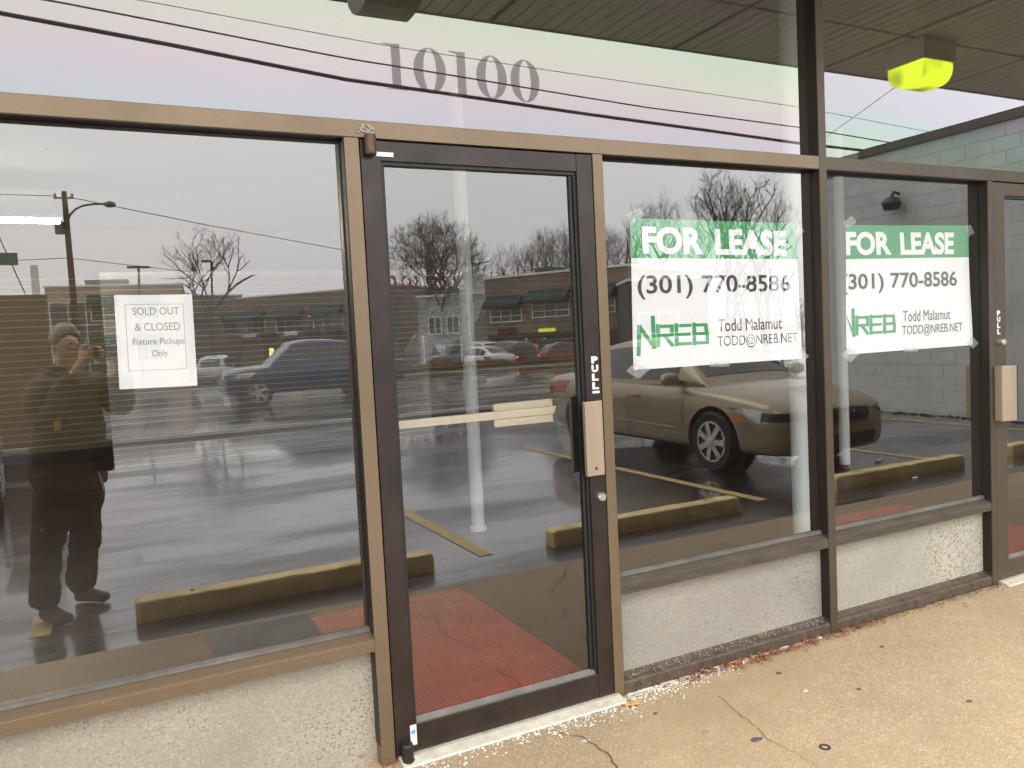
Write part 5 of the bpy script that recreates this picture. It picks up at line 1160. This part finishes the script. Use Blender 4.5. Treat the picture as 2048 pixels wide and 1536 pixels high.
# clothes
cuffl, cuffr = ell.lerp(wrl, .98), elr.lerp(wrr, .98); yok = chs.lerp(nkb, .62)
jk = skin_mesh([[('hem', pel-up_*.13, (.225, .20)), ('pel', pel+up_*.02, (.235, .205)), ('wst', wst, (.235, .21)), ('chs', chs, (.225, .20)), ('yok', yok, (.17, .14)), ('col', nkb+up_*.02, (.09, .09))],
 [('yok', yok, .17), ('shl', shl, .10), ('uml', shl.lerp(ell, .5), .098), ('ell', ell, .088), ('fl', ell.lerp(wrl, .5), .075), ('cl', cuffl, .058)], [('yok', yok, .17), ('shr', shr, .10), ('umr', shr.lerp(elr, .5), .098), ('elr', elr, .085), ('fr', elr.lerp(wrr, .5), .072), ('cr', cuffr, .055)]], 3, (.09, .045))
link('jacket', jk, JK, man)
b = MB(); b.tube([nkb+up_*.03+face*.07-rt_*.05, nkb+up_*.05-rt_*.085, nkb+up_*.06-face*.07, nkb+up_*.05+rt_*.085, nkb+up_*.03+face*.07+rt_*.05], .017, 8); b.build('collar', JK, man, smooth=True)
def leg(p, hp, k, a):
    top = Vector((hp.x*.8+pel.x*.2, hp.y*.8+pel.y*.2, pel.z))
    return [(p+'t', top, (.14, .13)), (p+'h', hp-up_*.03, (.132, .125)), (p+'m', hp.lerp(k, .55), (.112, .106)), (p+'k', k, (.096, .094)), (p+'s', k.lerp(a, .5), (.088, .088)), (p+'c', k.lerp(a, .85), (.090, .092)), (p+'a', a+up_*.0, (.084, .086))]
parts_ = [skin_mesh([leg('l', hpl, kl, al_)], 3, (.08, .04)), skin_mesh([leg('r', hpr, kr, ar)], 3, (.08, .04))]
bmj = bmesh.new()
for p_ in parts_: bmj.from_mesh(p_)
tj = bpy.data.meshes.new('trousers'); bmj.to_mesh(tj); bmj.free()
for p_ in tj.polygons: p_.use_smooth = True
link('trousers', tj, TR, man)
for a_, t_ in ((al_, tl_), (ar, tr_)):
    d = (t_-a_); d.z = 0; d.normalize(); base = Vector((a_.x, a_.y, .045))
    sm = skin_mesh([[('h', base-d*.065, (.048, .048)), ('m', base+d*.02+up_*.008, (.056, .056)), ('b', base+d*.12-up_*.004, (.056, .044)), ('t', base+d*.21-up_*.010, (.048, .032))], [('m', base, .056), ('u', base+up_*.06, .052)]], 2)
    for v in sm.vertices: v.co.z = max(.004, v.co.z)
    sh = link('shoe', sm, SHOE, man)
# waist pouch with a hanging strap
pc = q(203, 912, 2.62); b = MB(); P = []
b.obox(pc-Xv*.07-up_*.10-Yv_*.03, Xv*.135, Yv_*.07, up_*.19)
b.build('waist_pouch', NAVY, man, bevel=.02, seg=3)
b = MB(); a = q(196, 942, 2.60); b.tube([a, a+Vector((.01, 0, -.06)), a+Vector((.025, 0, -.13))], .007, 6); b.build('pouch_strap', WHITE, man)
# phone held up between the hands
b = MB(); b.box(-.078, .074, -.0045, .0045, -.037, .037)
ph = b.build('phone', mat('black_phone', (.012, .012, .014), .25), bevel=.004); ph.location = (.0, -2.6285, 1.482); props(ph, 'black phone held sideways in both hands before the photographer\'s face', 'phone')
b = MB(); b.lathe([(0, .0046), (.006, .0046), (.006, .0056), (0, .0056)], (.055, 0, .02), 'y', 14); b.build('lens', GLS, ph)

# ================================================================== LITTER ALONG THE FOOT OF THE SHOPFRONT
rr = random.Random(77)
def gp(u, v): d = ray(u, v); return CAM+d*((0-CAM.z)/d.z)
b = MB()
def grain(x, y, s):
    v = [Vector((x+rr.uniform(-s, s), y+rr.uniform(-s, s), z)) for z in (.0005, .0005, .0005, .0005)]; c = Vector((x, y, s*rr.uniform(.6, 1.5)))
    a = rr.uniform(0, pi); pts = [Vector((x+cos(a+k*pi/2)*s*rr.uniform(.6, 1.2), y+sin(a+k*pi/2)*s*rr.uniform(.6, 1.2), .0006)) for k in range(4)]
    b.add(pts+[c], [(0, 1, 4), (1, 2, 4), (2, 3, 4), (3, 0, 4), (3, 2, 1, 0)])
for k in range(1300):
    x = rr.choice([rr.gauss(1.95, .16), rr.uniform(.86, 1.9), rr.uniform(1.2, 2.4), rr.uniform(1.75, 2.3)]); 
    if x < .84 or x > 3.2: continue
    y0 = -.058 if x < 1.72 else -.002
    y = y0-abs(rr.gauss(0, .045 if x < 2.1 else .03))+.004; grain(x, y, rr.choice((.0014, .0024, .004, .006))*rr.uniform(.7, 1.2))
for k in range(500): x = rr.uniform(-.6, 9); grain(x, rr.uniform(-.6, -.02), rr.uniform(.0008, .0022))
for k in range(180): x = rr.uniform(1.76, 2.9); b.cur = 0; xx = x; grain(xx, rr.uniform(.004, .028), .002)
props(b.build('de_icing_salt', mat('white_salt', (.62, .58, .51), .5, vary=(200, .3))), 'white grains of de-icing salt spilled by the door and shop base', 'salt', kind='stuff')
b = MB()
for k in range(150):
    x = rr.uniform(-.4, .735); y = -abs(rr.gauss(0, .015))-.001; grain(x, y, rr.uniform(.003, .008))
props(b.build('crumbled_caulk', mat('crumbled_white', (.62, .56, .48), .8)), 'crumbled pale caulk at the foot of the left stone panel', 'debris', kind='stuff')
def leafbits(n, xs, m, lab, s0, s1, spread):
    b = MB()
    for k in range(n):
        x = xs(); y = -abs(rr.gauss(0, spread))-.004; L_ = rr.uniform(s0, s1); a = rr.uniform(0, pi); w = L_*rr.uniform(.12, .35); z = rr.uniform(.002, .014)
        d = Vector((cos(a), sin(a)*.6, rr.uniform(-.25, .25))); n_ = Vector((-d.y, d.x, 0)); c = Vector((x, y, z+abs(d.z)*L_*.5))
        b.add([c-d*L_/2, c+n_*w/2+Vector((0, 0, .003)), c+d*L_/2, c-n_*w/2], [(0, 1, 2), (0, 2, 3)])
    props(b.build('dry_leaf_litter', m), lab, 'leaf litter', kind='stuff')
leafbits(620, lambda: rr.choice([rr.gauss(2.45, .28), rr.uniform(2.0, 3.2)]), mat('rust_leaves', (.26, .085, .035), .85, vary=(60, .4)), 'rust brown leaf bits along the wall foot under the first lease sign', .010, .045, .028)
leafbits(420, lambda: rr.uniform(2.95, 4.6), mat('dark_leaves', (.085, .04, .022), .9, vary=(60, .4)), 'dark leaf crumbs along the wall foot under the second lease sign', .006, .026, .022)
leafbits(40, lambda: rr.choice([rr.gauss(.78, .03), rr.gauss(1.1, .1)]), mat('rust_leaves'), 'few orange leaf crumbs beside the bottom hinge of the dark door', .006, .022, .012)
LF = mat('tan_leaf', (.50, .27, .10), .8, vary=(90, .2))
for (u, v, s_, lab) in ((1262, 1412, .036, 'tan lobed oak leaf on the salt grains beside the threshold end'), (1472, 1336, .030, 'orange lobed leaf lying against the wall foot under the first lease sign')):
    c = gp(u, v); b = MB(); n = 22; ring = []
    for i in range(n): a = 2*pi*i/n; r = s_*(1.0 if i % 4 == 0 else .45 if i % 4 == 2 else .68)*rr.uniform(.85, 1.15); ring.append(Vector((cos(a)*r*1.35, sin(a)*r*.8, .004+.012*abs(sin(a*2))*rr.random())))
    b.add([Vector((0, 0, .006))]+ring, [(0, 1+i, 1+(i+1) % n) for i in range(n)]); b.tube([Vector((s_, 0, .005)), Vector((s_*1.7, .01, .003))], .001, 4)
    o = b.build('oak_leaf', LF); o.location = c; props(o, lab, 'leaf')
c = gp(1650, 1495); b = MB(); b.lathe([(.012, .0005), (.019, .0005), (.019, .003), (.012, .003), (.012, .0005)], (0, 0, 0), n=24, cap=False); o = b.build('washer', mat('dark_rubber_ring', (.03, .028, .026), .6)); o.location = c; props(o, 'dark flat ring lying on the concrete near the bottom right', 'washer')
for (u, v, s_, m, lab, nm) in ((1512, 1479, .028, mat('old_gum', (.075, .075, .078), .8), 'largest dark grey gum spot on the concrete left of the ring', 'gum_spot'), (1611, 1382, .018, mat('foil_scrap', (.40, .42, .40), .4), 'small pale foil scrap on the concrete', 'foil_scrap'), (1557, 1347, .016, mat('dead_leaf_bit', (.12, .06, .03), .9), 'dark curled leaf bit on the concrete near the wall foot', 'leaf_bit'), (1718, 1379, .012, mat('dead_leaf_bit'), 'small brown fleck on the concrete right of the foil scrap', 'leaf_bit'), (1938, 1403, .014, mat('dead_leaf_bit'), 'brown leaf bit on the concrete at the far right', 'leaf_bit'), (1764, 1294, .014, mat('dead_leaf_bit'), 'dark fleck on the concrete below the mullion between the signs', 'leaf_bit'), (1411, 1465, .017, mat('grey_gum', (.22, .20, .17), .8), 'pale grey gum spot beside the crack', 'gum_spot'), (1172, 1481, .015, mat('white_gum', (.55, .48, .38), .7), 'whitish round gum spot by the left crack', 'gum_spot'), (1310, 1428, .012, mat('dead_leaf_bit'), 'brown fleck on the concrete in front of the threshold end', 'leaf_bit')):
    c = gp(u, v); b = MB(); n = 12; ring = [Vector((cos(2*pi*i/n)*s_*rr.uniform(.7, 1.15), sin(2*pi*i/n)*s_*rr.uniform(.45, .75), .0006)) for i in range(n)]; t2 = [p*.7+Vector((0, 0, .004 if 'bit' in nm or 'foil' in nm else .0016)) for p in ring]
    b.add(ring+t2, [(i, (i+1) % n, n+(i+1) % n, n+i) for i in range(n)]+[tuple(range(n, 2*n))]); o = b.build(nm, m); o.location = c; props(o, lab, 'gum' if 'gum' in nm else 'scrap')
# crumbling white caulk line under the bottom rail
b = MB(); x = 1.76
while x < 2.86:
    L_ = rr.uniform(.01, .08); b.box(x, x+L_, -.006-rr.random()*.004, .0035, .0005, .004+rr.random()*.004); x += L_+rr.uniform(.0, .03)
b.build('base_caulk', mat('pale_caulk', (.66, .60, .50), .8), shop)

# dark pits and splashes on the middle stone panel, mostly toward its right end
b = MB(); rr = random.Random(31)
for k in range(70):
    x = 2.88-abs(rr.gauss(0, .20)); z = .10+abs(rr.gauss(.10, .11)); 
    if x < 1.78 or z > .40: continue
    w_, h_ = rr.uniform(.0014, .0036), rr.uniform(.002, .006); sl = rr.uniform(-.3, .5)*h_
    n = 7; pts = [Vector((x+cos(2*pi*i/n)*w_+sin(2*pi*i/n)*sl, .0512, z+sin(2*pi*i/n)*h_)) for i in range(n)]; b.poly(pts)
b.build('splash_speck', mat('dark_splash', (.10, .095, .08), .8), shop)
b = MB()
for k in range(160):
    x = rr.uniform(1.76, 2.88); y = rr.uniform(.012, .046); s_ = rr.uniform(.0012, .0032); z = .054+(y-.011)*.5; b.box(x, x+s_, y, y+s_, z, z+s_*.7)
b.build('ledge_grit', mat('white_salt'), shop)
